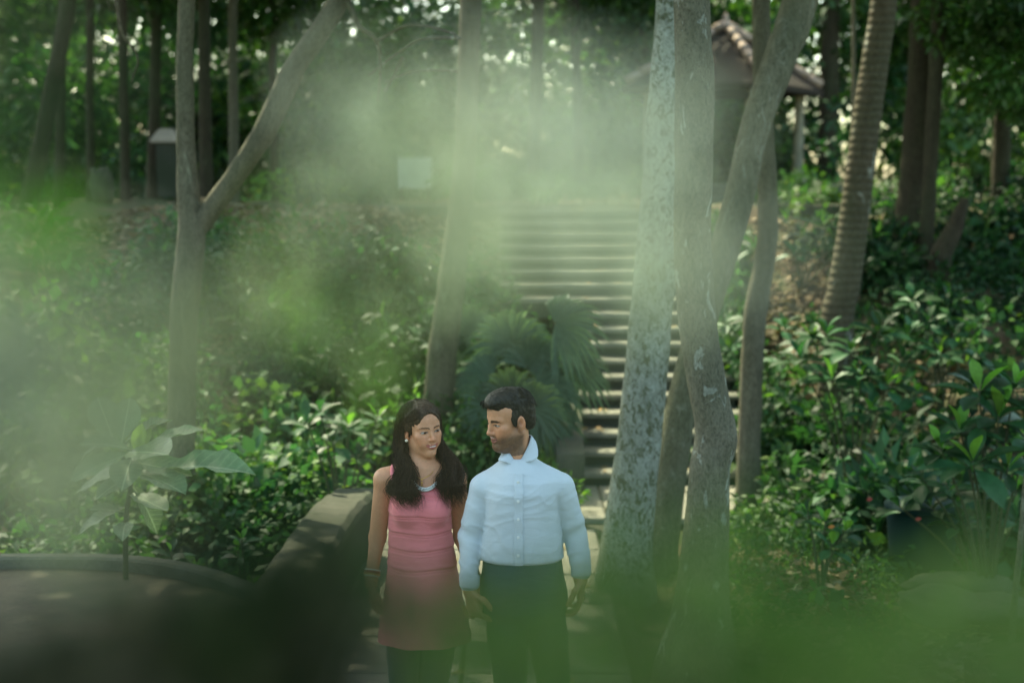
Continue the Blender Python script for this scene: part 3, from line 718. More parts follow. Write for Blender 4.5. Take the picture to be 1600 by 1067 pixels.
LV = [((202, 708), (107, 747), 0, -.10), ((240, 735), (392, 716), 1, -.05), ((190, 690), (203, 622), 2, .16), ((195, 690), (262, 645), 1, .10), ((180, 695), (152, 622), 2, .18), ((225, 697), (318, 667), 0, .05), ((205, 702), (124, 683), 1, -.02), ((200, 706), (264, 712), 2, -.28), ((160, 690), (109, 738), 1, .02), ((206, 735), (290, 765), 0, -.20),
      ((204, 745), (150, 770), 1, -.15), ((200, 770), (262, 800), 2, -.12), ((198, 800), (140, 792), 0, -.05), ((197, 815), (190, 832), 1, -.22), ((206, 715), (190, 760), 0, -.30), ((210, 700), (245, 650), 0, .12), ((205, 720), (300, 745), 2, -.02), ((204, 755), (255, 830), 1, .02), ((200, 790), (120, 830), 0, -.06), ((206, 728), (118, 775), 2, .1)]
for (b_, t_, k, dd) in LV:
    place_leaf(BL[k], P(*b_, D), P(*t_, D + dd), (0, -.35, 1), None, bp, random.uniform(-.25, .25))
place_leaf(YL, P(212, 706, D), P(222, 660, D - .02), (0, -1, .2), None, bp, .2)
place_leaf(YL, P(216, 704, D), P(236, 668, D + .03), (.6, -1, .2), None, bp, -.5)
place_leaf(YL, P(350, 690, D), P(376, 690, D + .03), (.1, -1, .6), None, bp, -.5)

def rosette(parent, tip, n, ln, meshes, g_, tilt=.45, axis=(0, 0, 1), young=None):
    ax = Vector(axis).normalized(); a0 = g_.uniform(0, 6.3)
    e1 = ax.cross(Vector((1, 0.2, 0))).normalized(); e2 = ax.cross(e1)
    for k in range(n):
        a = a0 + k * 2.399; t = k / n
        out = e1 * math.cos(a) + e2 * math.sin(a)
        d = out * (1 - .75 * t) + ax * (tilt * .3 + 1.0 * t * t) + Vector((g_.uniform(-.15, .15), g_.uniform(-.15, .15), g_.uniform(-.2, .1)))
        d.normalize(); l_ = ln * (1 - .4 * t) * g_.uniform(.8, 1.15)
        me = young if (young is not None and t > .7) else meshes[k % len(meshes)]
        b = Vector(tip) - ax * (.05 * (1 - t))
        place_leaf(me, b + d * .01, b + d * l_, ax + out * .1, None, parent, g_.uniform(-.2, .2))

m_gl = leaf_mat('dark glossy leaf', .25, .25, .5, False, (.028, .084, .030), hue_var=.3)
GLM = [big_leaf('leaf', 1, .40, 5, .25, .18, .64), big_leaf('leaf', 1, .46, 5, .4, .12, .62)]
for me in GLM: me.materials.append(m_gl)
m_fresh = leaf_mat('fresh green leaf', .4, .25, .5, False, (.13, .28, .05), hue_var=.2)
FRM = [big_leaf('leaf', 1, .42, 5, .15, .2, .6)]; FRM[0].materials.append(m_fresh)
g_ = random.Random(11)
def shrub(label, D, tips, ln, nl, base_px=None, name='shrub', fresh=.2, cat='shrub'):
    bx = sum(t[0] for t in tips) / len(tips) if base_px is None else base_px
    b = P(bx, 500, D); bz = H(b.x, D)
    o = tag(empty(name, (b.x, D, bz)), label, cat)
    st_ = MB()
    for (px, py, dd) in tips:
        q = P(px, py, D + dd)
        mid = Vector(((b.x * .6 + q.x * .4), D + dd * .5, bz + (q.z - bz) * .55))
        s_ = spline([(b.x + g_.uniform(-.04, .04), D + g_.uniform(-.04, .04), bz - .05), tuple(mid), tuple(q)], 9)
        MB().tube([Vector(z) for z in s_], np.linspace(.012, .005, 9), 6).build('stem', m_stem, o, True)
        ax = (q - mid).normalized() + Vector((0, -.3, .8))
        rosette(o, q, nl, ln * g_.uniform(.85, 1.2), GLM, g_, .4, ax, FRM[0] if g_.random() < fresh * 2 else None)
    return o
shrub('glossy dark shrub with fresh green tips at the foot of the ringed palm', 10.6, [(1250, 560, 0), (1290, 520, .1), (1330, 545, -.2), (1375, 515, 0), (1345, 585, -.3), (1300, 590, -.3), (1410, 560, 0), (1385, 600, -.25), (1270, 530, .2), (1420, 520, .2), (1360, 640, -.3), (1430, 615, -.2)], .23, 10, 1340)
shrub('glossy shrub high on the right slope beneath the dark trunks', 11.6, [(1425, 465, 0), (1450, 500, -.2), (1490, 520, 0), (1530, 505, .1), (1470, 550, -.2), (1530, 555, -.2)], .2, 9, 1480)
shrub('large-leaved shrub with bright young leaves near the right edge', 8.2, [(1500, 670, 0), (1530, 610, .1), (1560, 650, 0), (1585, 600, .1), (1520, 720, -.2), (1575, 730, -.2), (1470, 700, 0), (1610, 680, 0)], .28, 10, 1560, fresh=.5)
shrub('drooping glossy shrub at the right edge below the young leaves', 8.6, [(1480, 760, 0), (1540, 770, 0), (1590, 765, -.1), (1440, 745, .1), (1590, 810, -.2), (1405, 790, .2), (1500, 815, .1), (1455, 790, .15)], .22, 9, 1550, fresh=.1)
shrub('pale glossy plant at the right edge of the stairs behind the thin trunk', 12.2, [(1130, 500, 0), (1140, 545, -.1), (1220, 560, 0), (1228, 620, -.2), (1225, 510, 0)], .24, 9, 1215, fresh=.3)
shrub('leafy plant with drooping leaves on the litter in front of the right slope', 8.4, [(1290, 815, 0), (1320, 830, 0), (1262, 800, .1), (1300, 850, -.1)], .15, 8, 1290, fresh=.35)
shrub('leafy shrub on the terrace slope right of the leaning trunk', 14.6, [(1230, 345, 0), (1255, 365, 0), (1285, 350, 0), (1240, 395, -.2), (1295, 390, 0), (1365, 370, 0), (1180, 385, 0)], .25, 8, 1250, fresh=.3)
shrub('small star-shaped pale weed at the rim of the round platform', 7.25, [(268, 862, 0)], .13, 6, 268, 'weed', 1.0, 'weed')
shrub('small upright dark weed between platform and parapet wall', 7.4, [(378, 842, 0), (372, 860, 0)], .11, 8, 378, 'weed', .3, 'weed')
shrub('leafy weed at the left end of the round platform rim', 7.2, [(128, 880, 0), (105, 870, 0)], .12, 7, 120, 'weed', .2, 'weed')
shrub('bright broad-leaved plants at the foot of the trunk behind the woman', 9.6, [(480, 660, 0), (520, 690, 0), (545, 665, .1), (560, 710, 0), (500, 640, .2), (590, 650, .1)], .2, 8, 530, fresh=.3)
# small red and orange leaves caught in the right shrubs
m_red = mat('red leaf', (.25, .04, .025), .6); m_or = mat('orange leaf', (.34, .12, .02), .6)
for px, py, D, m_, lb in ((1354, 781, 8.6, m_red, 'small red leaf caught in the shrub above the ferns'), (1430, 812, 8.5, m_red, 'small red leaf lying in front of the dark bin'), (1294, 824, 8.1, m_or, 'small orange leaf on the drooping plant')):
    q = P(px, py, D); me = big_leaf('fallen_leaf', 1, .6, 5, .2, .1, .5); me.materials.append(m_)
    o = place_leaf(me, q, q + Vector((.035, -.01, .012)), (0, -1, .6), None, None, 0, 'fallen_leaf'); tag(o, lb, 'leaf')
q = P(1588, 960, 7.4); sapl = tag(empty('sapling', (q.x, 7.4, H(q.x, 7.4))), 'thin bare sapling stem at the lower right edge', 'sapling')
trunk_part('stem', [(1580, 1010, 7.4, 12), (1586, 930, 7.4, 11), (1596, 830, 7.4, 10), (1603, 740, 7.4, 7)], m_bk_brown, sapl, 20, 8, .05)

# ------------------------------------------------------------------ fan palm
m_fan = leaf_mat('fan palm blade', .15, .35, .45, False, (.085, .135, .085), hue_var=.15)
fp0 = P(850, 660, 12.2); fp = tag(empty('fan_palm', (fp0.x, 12.2, H(fp0.x, 12.2))), 'fan palm with spread pleated leaves left of the stairs', 'palm')
def fan_leaf(center, direc, facing, ln, n=24, span=rad(200), droop=.5):
    c = Vector(center); d = Vector(direc).normalized(); nrm = Vector(facing); nrm = (nrm - d * nrm.dot(d)).normalized(); sd = d.cross(nrm)
    V = []; F = []
    for k in range(n):
        a = (k / (n - 1) - .5) * span + g_.uniform(-.05, .05); dr = d * math.cos(a) + sd * math.sin(a); lk = ln * (1 - .25 * abs(k / (n - 1) - .5) * 2) * g_.uniform(.92, 1.05)
        cr = dr.cross(nrm); w = ln * .055
        o = len(V)
        for t, ww in ((.02, .25), (.35, .9), (.6, 1.0), (.82, .55), (1.0, .04)):
            p = c + dr * lk * t + nrm * (.04 * ln) * t - Vector((0, 0, 1)) * droop * ln * max(0, t - .35) ** 2 * 1.6
            V += [p - cr * w * ww + nrm * .0, p - nrm * w * .7 * ww, p + cr * w * ww]
        for i in range(4):
            b = o + 3 * i; F += [(b, b + 1, b + 4, b + 3), (b + 1, b + 2, b + 5, b + 4)]
    return np_mesh('leaf', np.array([tuple(v) for v in V]), F, False)
root = Vector((fp0.x, 12.2, H(fp0.x, 12.2)))
for (cpx, cpy, dx, dz, fx, ln, D_) in ((800, 545, -.05, 1, -.1, .56, 12.1), (868, 505, .85, .15, .5, .5, 11.9), (835, 600, .8, -.45, .4, .5, 11.8), (770, 590, -.9, -.1, -.3, .48, 12.0), (880, 560, .8, -.6, .5, .5, 12.2), (845, 640, .3, -.8, 0, .45, 11.7), (740, 520, -.6, .6, -.3, .45, 12.5), (825, 575, .35, .55, .2, .5, 12.0), (798, 625, .0, .9, .05, .45, 11.6), (770, 640, -.5, .7, -.1, .42, 11.6), (830, 640, .5, .7, .2, .42, 11.5)):
    cc = P(cpx, cpy, D_)
    link('leaf', fan_leaf(cc, (dx, -.15, dz), (fx, -1, .45), ln), m_fan, fp)
    mid = root.lerp(cc, .5) + Vector((0, 0, .12))
    MB().tube([Vector(z) for z in spline([tuple(root), tuple(mid), tuple(cc)], 10)], np.linspace(.016, .008, 10), 6).build('petiole', m_stem, fp, True)
# ------------------------------------------------------------------ people: smooth implicit bodies turned into one mesh each
def axis_coords(segs):
    """segs: (start, end, step) pieces joined into one increasing coordinate list"""
    out = []
    for a, b, h in segs:
        n = max(1, int(round((b - a) / h))); out.append(np.linspace(a, b, n, endpoint=False))
    out.append(np.array([segs[-1][1]])); return np.concatenate(out).astype(np.float32)

class Fld:
    def __init__(s, xs, ys, zs):
        s.a = (xs, ys, zs); s.F = np.full((len(xs), len(ys), len(zs)), .5, np.float32)
    def block(s, lo, hi):
        sl = []
        for q, l_, h_ in zip(s.a, lo, hi):
            i = max(0, int(np.searchsorted(q, l_)) - 1); j = min(len(q), int(np.searchsorted(q, h_)) + 1)
            sl.append(slice(i, max(i, j)))
        return tuple(sl)
    def grid(s, sl):
        return (s.a[0][sl[0]][:, None, None], s.a[1][sl[1]][None, :, None], s.a[2][sl[2]][None, None, :])
    def mix(s, sl, d, k, sub=False):
        f = s.F[sl]
        if sub:
            d = -d
            if k > 0: h = np.clip(.5 - .5 * (f - d) / k, 0, 1); s.F[sl] = f + (d - f) * h + k * h * (1 - h)
            else: s.F[sl] = np.maximum(f, d)
        else:
            if k > 0: h = np.clip(.5 + .5 * (d - f) / k, 0, 1); s.F[sl] = d + (f - d) * h - k * h * (1 - h)
            else: s.F[sl] = np.minimum(f, d)
    def cap(s, a, b, ra, rb, k=.02, sub=False, flat=None):
        a = np.array(a, np.float32); b = np.array(b, np.float32); R = max(ra, rb) + k + .03
        sl = s.block(np.minimum(a, b) - R, np.maximum(a, b) + R); X, Y, Z = s.grid(sl)
        ba = b - a; L2 = float(ba @ ba) + 1e-12
        t = np.clip(((X - a[0]) * ba[0] + (Y - a[1]) * ba[1] + (Z - a[2]) * ba[2]) / L2, 0, 1)
        dx = X - a[0] - t * ba[0]; dy = Y - a[1] - t * ba[1]; dz = Z - a[2] - t * ba[2]
        if flat is not None: dy = dy / flat
        d = np.sqrt(dx * dx + dy * dy + dz * dz) - (ra + (rb - ra) * t)
        s.mix(sl, d, k, sub)
    def ell(s, c, r, k=.02, sub=False, R=None):
        c = np.array(c, np.float32); r = np.array(r, np.float32); B = float(r.max()) + k + .03
        sl = s.block(c - B, c + B); X, Y, Z = s.grid(sl); x, y, z = X - c[0], Y - c[1], Z - c[2]
        if R is not None:
            x, y, z = (R[0][0] * x + R[1][0] * y + R[2][0] * z, R[0][1] * x + R[1][1] * y + R[2][1] * z, R[0][2] * x + R[1][2] * y + R[2][2] * z)
        k0 = np.sqrt((x / r[0]) ** 2 + (y / r[1]) ** 2 + (z / r[2]) ** 2) + 1e-9
        k1 = np.sqrt((x / r[0] ** 2) ** 2 + (y / r[1] ** 2) ** 2 + (z / r[2] ** 2) ** 2) + 1e-9
        s.mix(sl, k0 * (k0 - 1) / k1, k, sub)
    def loft(s, secs, k=.02, p=2.0, sub=False):
        """secs rows (z, cx, cy, rx, ry), z rising"""
        q = np.array(secs, np.float32); m = .06 + k
        lo = (float((q[:, 1] - q[:, 3]).min()) - m, float((q[:, 2] - q[:, 4]).min()) - m, q[0, 0] - m); hi = (float((q[:, 1] + q[:, 3]).max()) + m, float((q[:, 2] + q[:, 4]).max()) + m, q[-1, 0] + m)
        sl = s.block(lo, hi); X, Y, Z = s.grid(sl); z1 = s.a[2][sl[2]]
        it = lambda j: np.interp(z1, q[:, 0], q[:, j]).astype(np.float32)[None, None, :]
        cx, cy, rx, ry = it(1), it(2), it(3), it(4)
        u = (np.abs((X - cx) / rx) ** p + np.abs((Y - cy) / ry) ** p) ** (1 / p)
        d = (u - 1) * np.minimum(rx, ry)
        d = np.maximum(d, np.maximum(q[0, 0] - Z, Z - q[-1, 0])); s.mix(sl, d.astype(np.float32), k, sub)
    def halfspace(s, p, n, k=0.0, lo=None, hi=None):
        """remove everything on the side the normal n points to"""
        sl = s.block(lo, hi) if lo is not None else (slice(None),) * 3
        X, Y, Z = s.grid(sl); n = np.array(n, float); n /= np.linalg.norm(n)
        d = (X - p[0]) * n[0] + (Y - p[1]) * n[1] + (Z - p[2]) * n[2]
        s.mix(sl, (-d).astype(np.float32), k, True)
    def mesh(s):
        F = s.F; X, Y, Z = s.a; ins = F < 0
        c = np.zeros(tuple(n - 1 for n in F.shape), np.uint8)
        for i in (0, 1):
            for j in (0, 1):
                for k in (0, 1): c += ins[i:F.shape[0] - 1 + i, j:F.shape[1] - 1 + j, k:F.shape[2] - 1 + k]
        act = (c > 0) & (c < 8); I = np.argwhere(act); idx = -np.ones(c.shape, np.int64); idx[act] = np.arange(len(I))
        acc = np.zeros((len(I), 3)); cnt = np.zeros(len(I))
        co = [(0, 0, 0), (1, 0, 0), (0, 1, 0), (1, 1, 0), (0, 0, 1), (1, 0, 1), (0, 1, 1), (1, 1, 1)]
        fv = [F[I[:, 0] + a, I[:, 1] + b, I[:, 2] + d] for a, b, d in co]
        pv = [np.stack([X[I[:, 0] + a], Y[I[:, 1] + b], Z[I[:, 2] + d]], 1) for a, b, d in co]
        for a, b in ((0, 1), (2, 3), (4, 5), (6, 7), (0, 2), (1, 3), (4, 6), (5, 7), (0, 4), (1, 5), (2, 6), (3, 7)):
            m = (fv[a] < 0) != (fv[b] < 0); t = fv[a][m] / (fv[a][m] - fv[b][m])
            acc[m] += pv[a][m] + (pv[b][m] - pv[a][m]) * t[:, None]; cnt[m] += 1
        V = acc / cnt[:, None]; Q = []
        for ax in range(3):
            sh = [slice(None)] * 3; s2 = list(sh); sh[ax] = slice(0, -1); s2[ax] = slice(1, None)
            cr = ins[tuple(sh)] != ins[tuple(s2)]
            o1, o2 = [a for a in range(3) if a != ax]
            w = [slice(None)] * 3; w[o1] = slice(1, -1); w[o2] = slice(1, -1)
            E = np.argwhere(cr[tuple(w)]); E[:, o1] += 1; E[:, o2] += 1
            q = []
            for da, db in ((-1, -1), (0, -1), (0, 0), (-1, 0)):
                e = E.copy(); e[:, o1] += da; e[:, o2] += db; q.append(idx[e[:, 0], e[:, 1], e[:, 2]])
            q = np.stack(q, 1); fl = ins[E[:, 0], E[:, 1], E[:, 2]]
            if ax == 1: fl = ~fl
            q[~fl] = q[~fl][:, ::-1]; Q.append(q)
        Q = np.vstack(Q); Q = Q[(Q >= 0).all(1)]
        return V.astype(np.float32), Q

def relax(V, Q, it=2, lam=.5):
    n = len(V); e = np.vstack([Q[:, [0, 1]], Q[:, [1, 2]], Q[:, [2, 3]], Q[:, [3, 0]]])
    deg = np.bincount(e.ravel(), minlength=n).astype(np.float32)[:, None]
    for _ in range(it):
        A = np.zeros_like(V)
        for d in range(3):
            A[:, d] = np.bincount(e[:, 0], V[e[:, 1], d], n) + np.bincount(e[:, 1], V[e[:, 0], d], n)
        V = V + lam * (A / np.maximum(deg, 1) - V)
    return V
def normals(V, Q):
    n = np.cross(V[Q[:, 2]] - V[Q[:, 0]], V[Q[:, 3]] - V[Q[:, 1]]); o = np.zeros_like(V)
    for k in range(4):
        for d in range(3): o[:, d] += np.bincount(Q[:, k], n[:, d], len(V))
    return o / (np.linalg.norm(o, axis=1)[:, None] + 1e-12)

_NT = np.random.default_rng(77).random((32, 32, 32)).astype(np.float32)
def vnoise(p):
    p = np.asarray(p, np.float32); i = np.floor(p).astype(int); f = p - i; f = f * f * (3 - 2 * f); i &= 31; j = (i + 1) & 31
    r = 0
    for a in (0, 1):
        for b in (0, 1):
            for c in (0, 1):
                r = r + (f[:, 0] if a else 1 - f[:, 0]) * (f[:, 1] if b else 1 - f[:, 1]) * (f[:, 2] if c else 1 - f[:, 2]) * _NT[(j if a else i)[:, 0], (j if b else i)[:, 1], (j if c else i)[:, 2]]
    return r
def crease(V, sx, sy, sz, sharp=1.6):
    q = np.stack([V[:, 0] * sx, V[:, 1] * sy, V[:, 2] * sz], 1); q = q + .9 * vnoise(q * .5 + 9)[:, None]
    return (1 - np.abs(2 * vnoise(q) - 1)) ** sharp - .45
# ---- head, in its own frame: x to the person's left, y forward, z up, origin between the ears
def head_into(F, M, fem=False, smile=.5):
    R = np.array(M.to_3x3()); T = np.array(M.translation); sc = M.to_scale().x; R = R / sc
    def w(p): return T + R @ (np.array(p) * sc)
    E = lambda c, r, k=.02, sub=False: F.ell(w(c), np.array(r) * sc, k, sub, R)
    C = lambda a, b, ra, rb, k=.01, sub=False: F.cap(w(a), w(b), ra * sc, rb * sc, k, sub)
    E((0, -.016, .040), (.073, .092, .080), .01)
    E((0, .030, .045), (.060, .056, .056), .03)
    jw = .042 if fem else .053
    E((0, .034, -.030), (.050 if fem else .054, .056, .074 if fem else .078), .03)
    for s in (-1, 1):
        C((s * jw, -.005, -.048), (s * (.009 if fem else .016), .066, -.092 if fem else -.094), .015 if fem else .018, .012 if fem else .019, .03)
        E((s * .041, .060, -.016), (.021, .018, .017), .022)
        E((s * .030, .066, -.045), (.020, .017, .020), .022)
        C((s * .010, .0815, .023), (s * .046, .066, .024), .0085 if not fem else .006, .008 if not fem else .006, .014)
    E((0, .074, -.094), (.013 if fem else .022, .013, .013), .016)
    for s in (-1, 1):
        E((s * .0325, .0985, .0035), (.019, .0165, .0115), .012, True)
        E((s * .0315, .0715, .0025), (.0155, .0125, .0105), .004)
        C((s * .018, .0845, .0085), (s * .046, .0715, .0085), .0035, .003, .004)   # upper lid
    C((0, .0855, .014), (0, .1045, -.026), .0065, .0085, .012)
    E((0, .1045, -.0285), (.0078 if fem else .0095, .0085, .0078), .007)
    for s in (-1, 1): E((s * (.0098 if fem else .0115), .0935, -.0315), (.0065, .0085, .006), .006)
    for s in (-1, 1): E((s * .0058, .1015, -.0375), (.0032, .0045, .003), .003, True)
    # mouth: smile lifts the corners
    up = .006 * smile
    for s in (-1, 1):
        C((0, .0925, -.0555), (s * .013, .0895, -.0545), .0048, .0045, .005)
        C((s * .013, .0895, -.0545), (s * .027, .0775, -.0565 + up), .0042, .0025, .005)
        C((0, .0915, -.0655), (s * .012, .0875, -.0645), .0058, .0052, .006)
        C((s * .012, .0875, -.0645), (s * .027, .0770, -.0575 + up), .005, .0022, .006)
        C((0, .0985, -.0598), (s * .014, .0945, -.0592), .0016, .0016, .003, True)
        C((s * .014, .0945, -.0592), (s * .028, .0815, -.0572 + up), .0016, .0012, .003, True)
    # ears
    for s in (-1, 1):
        E((s * .0755, -.008, -.004), (.0085, .019, .031), .006)
        E((s * .086, -.003, .003), (.0085, .0115, .020), .003, True)
        E((s * .073, -.001, -.030), (.006, .008, .009), .006)
    return R, T, sc

def head_paint(V, R, T, sc, skin, fem, g_):
    """skin, lips, brows, eyes and stubble: the person's own colouring"""
    p = ((V - T) @ R) / sc; x, y, z = np.abs(p[:, 0]), p[:, 1], p[:, 2]
    front = (y > .03) & (np.abs(z) < .13) & (x < .07)
    col = np.tile(np.array(skin, np.float32), (len(V), 1))
    def blend(mask, c, a=1.0):
        m = (np.clip(mask, 0, 1) * a)[:, None]; col[:] = col * (1 - m) + np.array(c, np.float32) * m
    gz = lambda cx, cy, cz, r: np.exp(-(((x - cx) ** 2 + (y - cy) ** 2 + (z - cz) ** 2) / r ** 2))
    blend(gz(.04, .07, -.03, .028), np.array(skin) * np.array([1.12, .86, .8]), .55)          # cheeks
    blend(gz(0, .108, -.028, .016), np.array(skin) * np.array([1.1, .84, .78]), .5)
    blend(gz(.076, -.008, -.004, .03), np.array(skin) * np.array([1.12, .8, .72]), .5)         # ears
    blend(gz(.080, -.003, .003, .010), np.array(skin) * np.array([.55, .40, .36]), .75)  # hollow of the ear, its shade painted into the skin
    if not fem:
        jawl = smooth(-.022, -.06, z) * smooth(-.03, .0, y) * (z > -.135)
        jawl = jawl * (1 - np.exp(-((x - 0.033) ** 2 / .013 ** 2 + (z + .035) ** 2 / .018 ** 2)) * .8)
        must = np.exp(-(((z + .047) / .0065) ** 2)) * smooth(.034, .024, x) * (y > .07)
        side = smooth(.050, .062, x) * smooth(.02, -.0, z) * smooth(-.012, .004, y) * smooth(.04, .015, y)
        beard = np.clip(np.maximum(np.maximum(jawl * .9, must * .9), side * .5), 0, .9) * (.8 + .35 * g_.random(len(V)))
        blend(beard, (.035, .026, .019), .84)
    lipc = (.40, .105, .09) if fem else (.36, .13, .10)
    lz = z - .0000 - np.where(x < .013, 0, (x - .013) * .25)
    lip = (y > .074) & (x < .0285) & (lz < -.0520 + .0) & (lz > -.0695 + np.maximum(0, x - .012) * .45) & (lz < -.0505 - np.maximum(0, x - .010) * .12)
    blend(lip.astype(np.float32), lipc, .9)
    if fem: blend(((np.abs(lz + .0596) < .0022) & (x < .014) & (y > .08)).astype(np.float32), (.72, .68, .62), .9)   # teeth in the smile
    else: blend(((np.abs(lz + .0596) < .0016) & (x < .026) & (y > .072)).astype(np.float32), (.05, .02, .02), .85)
    # brows
    bz = .0205 + (.0045 if fem else .001) - ((x - (.034 if fem else .029)) / .022) ** 2 * (.0042 if fem else .003)
    th = (.0021 if fem else .0048) * smooth(.056, .035, x) + .0008
    br = ((np.abs(z - bz) < th) & (x > .010) & (x < .053) & (y > .045)).astype(np.float32)
    blend(br, (.015, .010, .008), .9)
    # eyes: white, iris, dark rim
    ex = (p[:, 0] - np.sign(p[:, 0]) * .0315)
    op = .0047 if fem else .0038
    lim = op * np.sqrt(np.clip(1 - (ex / .0155) ** 2, 0, 1))
    eye = (np.abs(z - .0028) < lim) & (y > .06)
    lash = (np.abs(z - .0028) < lim + .0022) & (np.abs(ex) < .0175) & (z > .001) & (y > .06)
    blend(lash.astype(np.float32), (.02, .014, .012), .9)
    blend(eye.astype(np.float32), (.34, .30, .27), 1)
    gaze = -.0030 if not fem else .0032      # both look at one another
    gx = ex - (-gaze)
    iris = eye & (gx ** 2 + (z - .003) ** 2 < (.0068 if fem else .0058) ** 2)
    blend(iris.astype(np.float32), (.03, .016, .01), 1)
    return col

def skin_mat():
    m = mat('skin', (.5, .3, .2), .45, .4); a = N(m, 'ShaderNodeAttribute', attribute_name='Col')
    g = N(m, 'ShaderNodeNewGeometry').outputs['Position']
    c = mixc(m, 1.0, a.outputs['Color'], ramp(m, noise(m, g, 90, 4), [(.3, (.9, .88, .86)), (.7, (1.06, 1.04, 1.03))]), 'MULTIPLY')
    setc(m, c); b = m.node_tree.nodes['Principled BSDF']
    b.inputs['Subsurface Weight'].default_value = .12; b.inputs['Subsurface Radius'].default_value = (.012, .005, .003); b.inputs['Subsurface Scale'].default_value = .5
    bump(m, noise(m, g, 500, 3), .0006, .4)
    return m
M_SKIN = skin_mat()

def cloth_mat(name, base, weave=900, rough=.85, fold=.5, var=.12, sheen=.2):
    m = mat(name, base, rough, .2); g = N(m, 'ShaderNodeNewGeometry').outputs['Position']
    n1 = noise(m, g, 6, 4, .6); c = ramp(m, n1, [(.3, tuple(q * (1 - var) for q in base)), (.7, tuple(min(1, q * (1 + var)) for q in base))])
    w = noise(m, g, weave, 2, .5)
    c = mixc(m, 1.0, c, ramp(m, w, [(.35, (.86, .87, .9)), (.65, (1.05, 1.05, 1.04))]), 'MULTIPLY'); setc(m, c)
    mp = N(m, 'ShaderNodeMapping'); mp.inputs['Scale'].default_value = (9, 9, 22); mp.inputs['Rotation'].default_value = (0, .5, 0); L(m, g, mp.inputs[0])
    bump(m, noise(m, mp.outputs[0], 1.0, 3, .5, 1.2), .012, fold)
    m.node_tree.nodes['Principled BSDF'].inputs['Sheen Weight'].default_value = sheen
    return m

def finger(F, pts, r0, r1, k=.004):
    for i in range(len(pts) - 1):
        a = r0 + (r1 - r0) * i / (len(pts) - 1); b = r0 + (r1 - r0) * (i + 1) / (len(pts) - 1)
        F.cap(pts[i], pts[i + 1], a, b, k)

def hand_into(F, wrist, down, across, palm, curl=.35, ln=.18):
    """five-fingered hand hanging from the wrist. down: to fingertips, across: index side, palm: palm normal"""
    w = Vector(wrist); d = Vector(down).normalized(); n = Vector(palm); n = (n - d * n.dot(d)).normalized(); a = d.cross(n)
    if a.dot(Vector(across)) < 0: a = -a
    pl = ln * .5
    F.cap(w, w + d * .02, .022, .024, .015)
    for t in (-.026, -.009, .009, .026):
        F.cap(w + d * .012 + a * t * .7, w + d * pl + a * t, .0125, .0115, .008)
    lens = [.36, .44, .47, .42]                        # little, ring, middle, index
    for i, t in enumerate((-.029, -.010, .010, .028)):
        b = w + d * pl * (.97 if i else .92) + a * t; L_ = ln * lens[i]; pts = [b]; ang = 0
        for q, f in enumerate((.45, .32, .23)):
            ang += curl * (1.0 + .35 * q) * (1 + .12 * (3 - i))
            pts.append(pts[-1] + (d * math.cos(ang) + n * math.sin(ang)) * L_ * f)
        finger(F, pts, .0092, .0070)
    b = w + d * .022 + a * .022; pts = [b, b + (d * .6 + a * .75 + n * .35).normalized() * .042]
    pts.append(pts[-1] + (d * .9 + a * .25 + n * .45).normalized() * .032); pts.append(pts[-1] + (d + n * .55).normalized() * .025)
    finger(F, pts, .0125, .0085, .008)

def person_mesh(name, F, heads, skin, fem, parent, seed=0):
    V, Q = F.mesh(); V = relax(V, Q, 1, .35)
    R, T, sc = heads; col = head_paint(V, R, T, sc, skin, fem, np.random.default_rng(seed))
    p = ((V - T) @ R) / sc; away = (np.abs(p) > .16).any(1) | (p[:, 2] < -.135); col[away] = skin
    me = np_mesh(name, V, Q, True, col); me.materials.append(M_SKIN)
    return link(name, me, None, parent)
def cloth_mesh(name, F, m, parent, fold=None, it=1):
    V, Q = F.mesh(); V = relax(V, Q, it, .5)
    if fold is not None: V = V + normals(V, Q) * fold(V)[:, None]
    return link(name, np_mesh(name, V.astype(np.float32), Q, True), m, parent)

def ribbon_hair(name, paths, r, m, parent, n=18):
    """paths: list of control point lists; every lock a tapering three-sided strand"""
    Vs = []; Fs = []; o = 0
    for k, (pts, rr) in enumerate(paths):
        s_ = spline(pts, n); t = np.linspace(0, 1, n); rad_ = rr * (1 - t ** 3 * .92) * (.55 + .45 * np.minimum(1, t * 6))
        V, F = tube_arrays(s_, rad_, 3); Vs.append(V); Fs.append(F + o); o += len(V)
    return link(name, np_mesh(name, np.vstack(Vs), np.vstack(Fs), True), m, parent)

def hair_mat(name, c1, c2, rough=.45):
    m = mat(name, c1, rough, .22); g = N(m, 'ShaderNodeNewGeometry').outputs['Position']
    mp = N(m, 'ShaderNodeMapping'); mp.inputs['Scale'].default_value = (240, 240, 18); L(m, g, mp.inputs[0])
    n1 = noise(m, mp.outputs[0], 1, 3, .6); setc(m, ramp(m, n1, [(.35, c1), (.72, c2)])); bump(m, n1, .004, .8)
    return m

def head_matrix(pos, face, tilt=0.0, scale=1.0):
    """face: world direction the nose points to; tilt: roll of the head towards the person's left (radians)"""
    y = Vector(face).normalized(); x = y.cross(Vector((0, 0, 1))).normalized() * 1.0; z = x.cross(y)
    x = -x                      # person's left
    # right-handed frame with x to the person's left when looking along y means z stays up
    R = Matrix((x, y, z)).transposed()
    if R.determinant() < 0: x = -x; R = Matrix((x, y, z)).transposed()
    R = R @ Matrix.Rotation(tilt, 3, 'Y')
    return Matrix.Translation(Vector(pos)) @ R.to_4x4() @ Matrix.Scale(scale, 4)
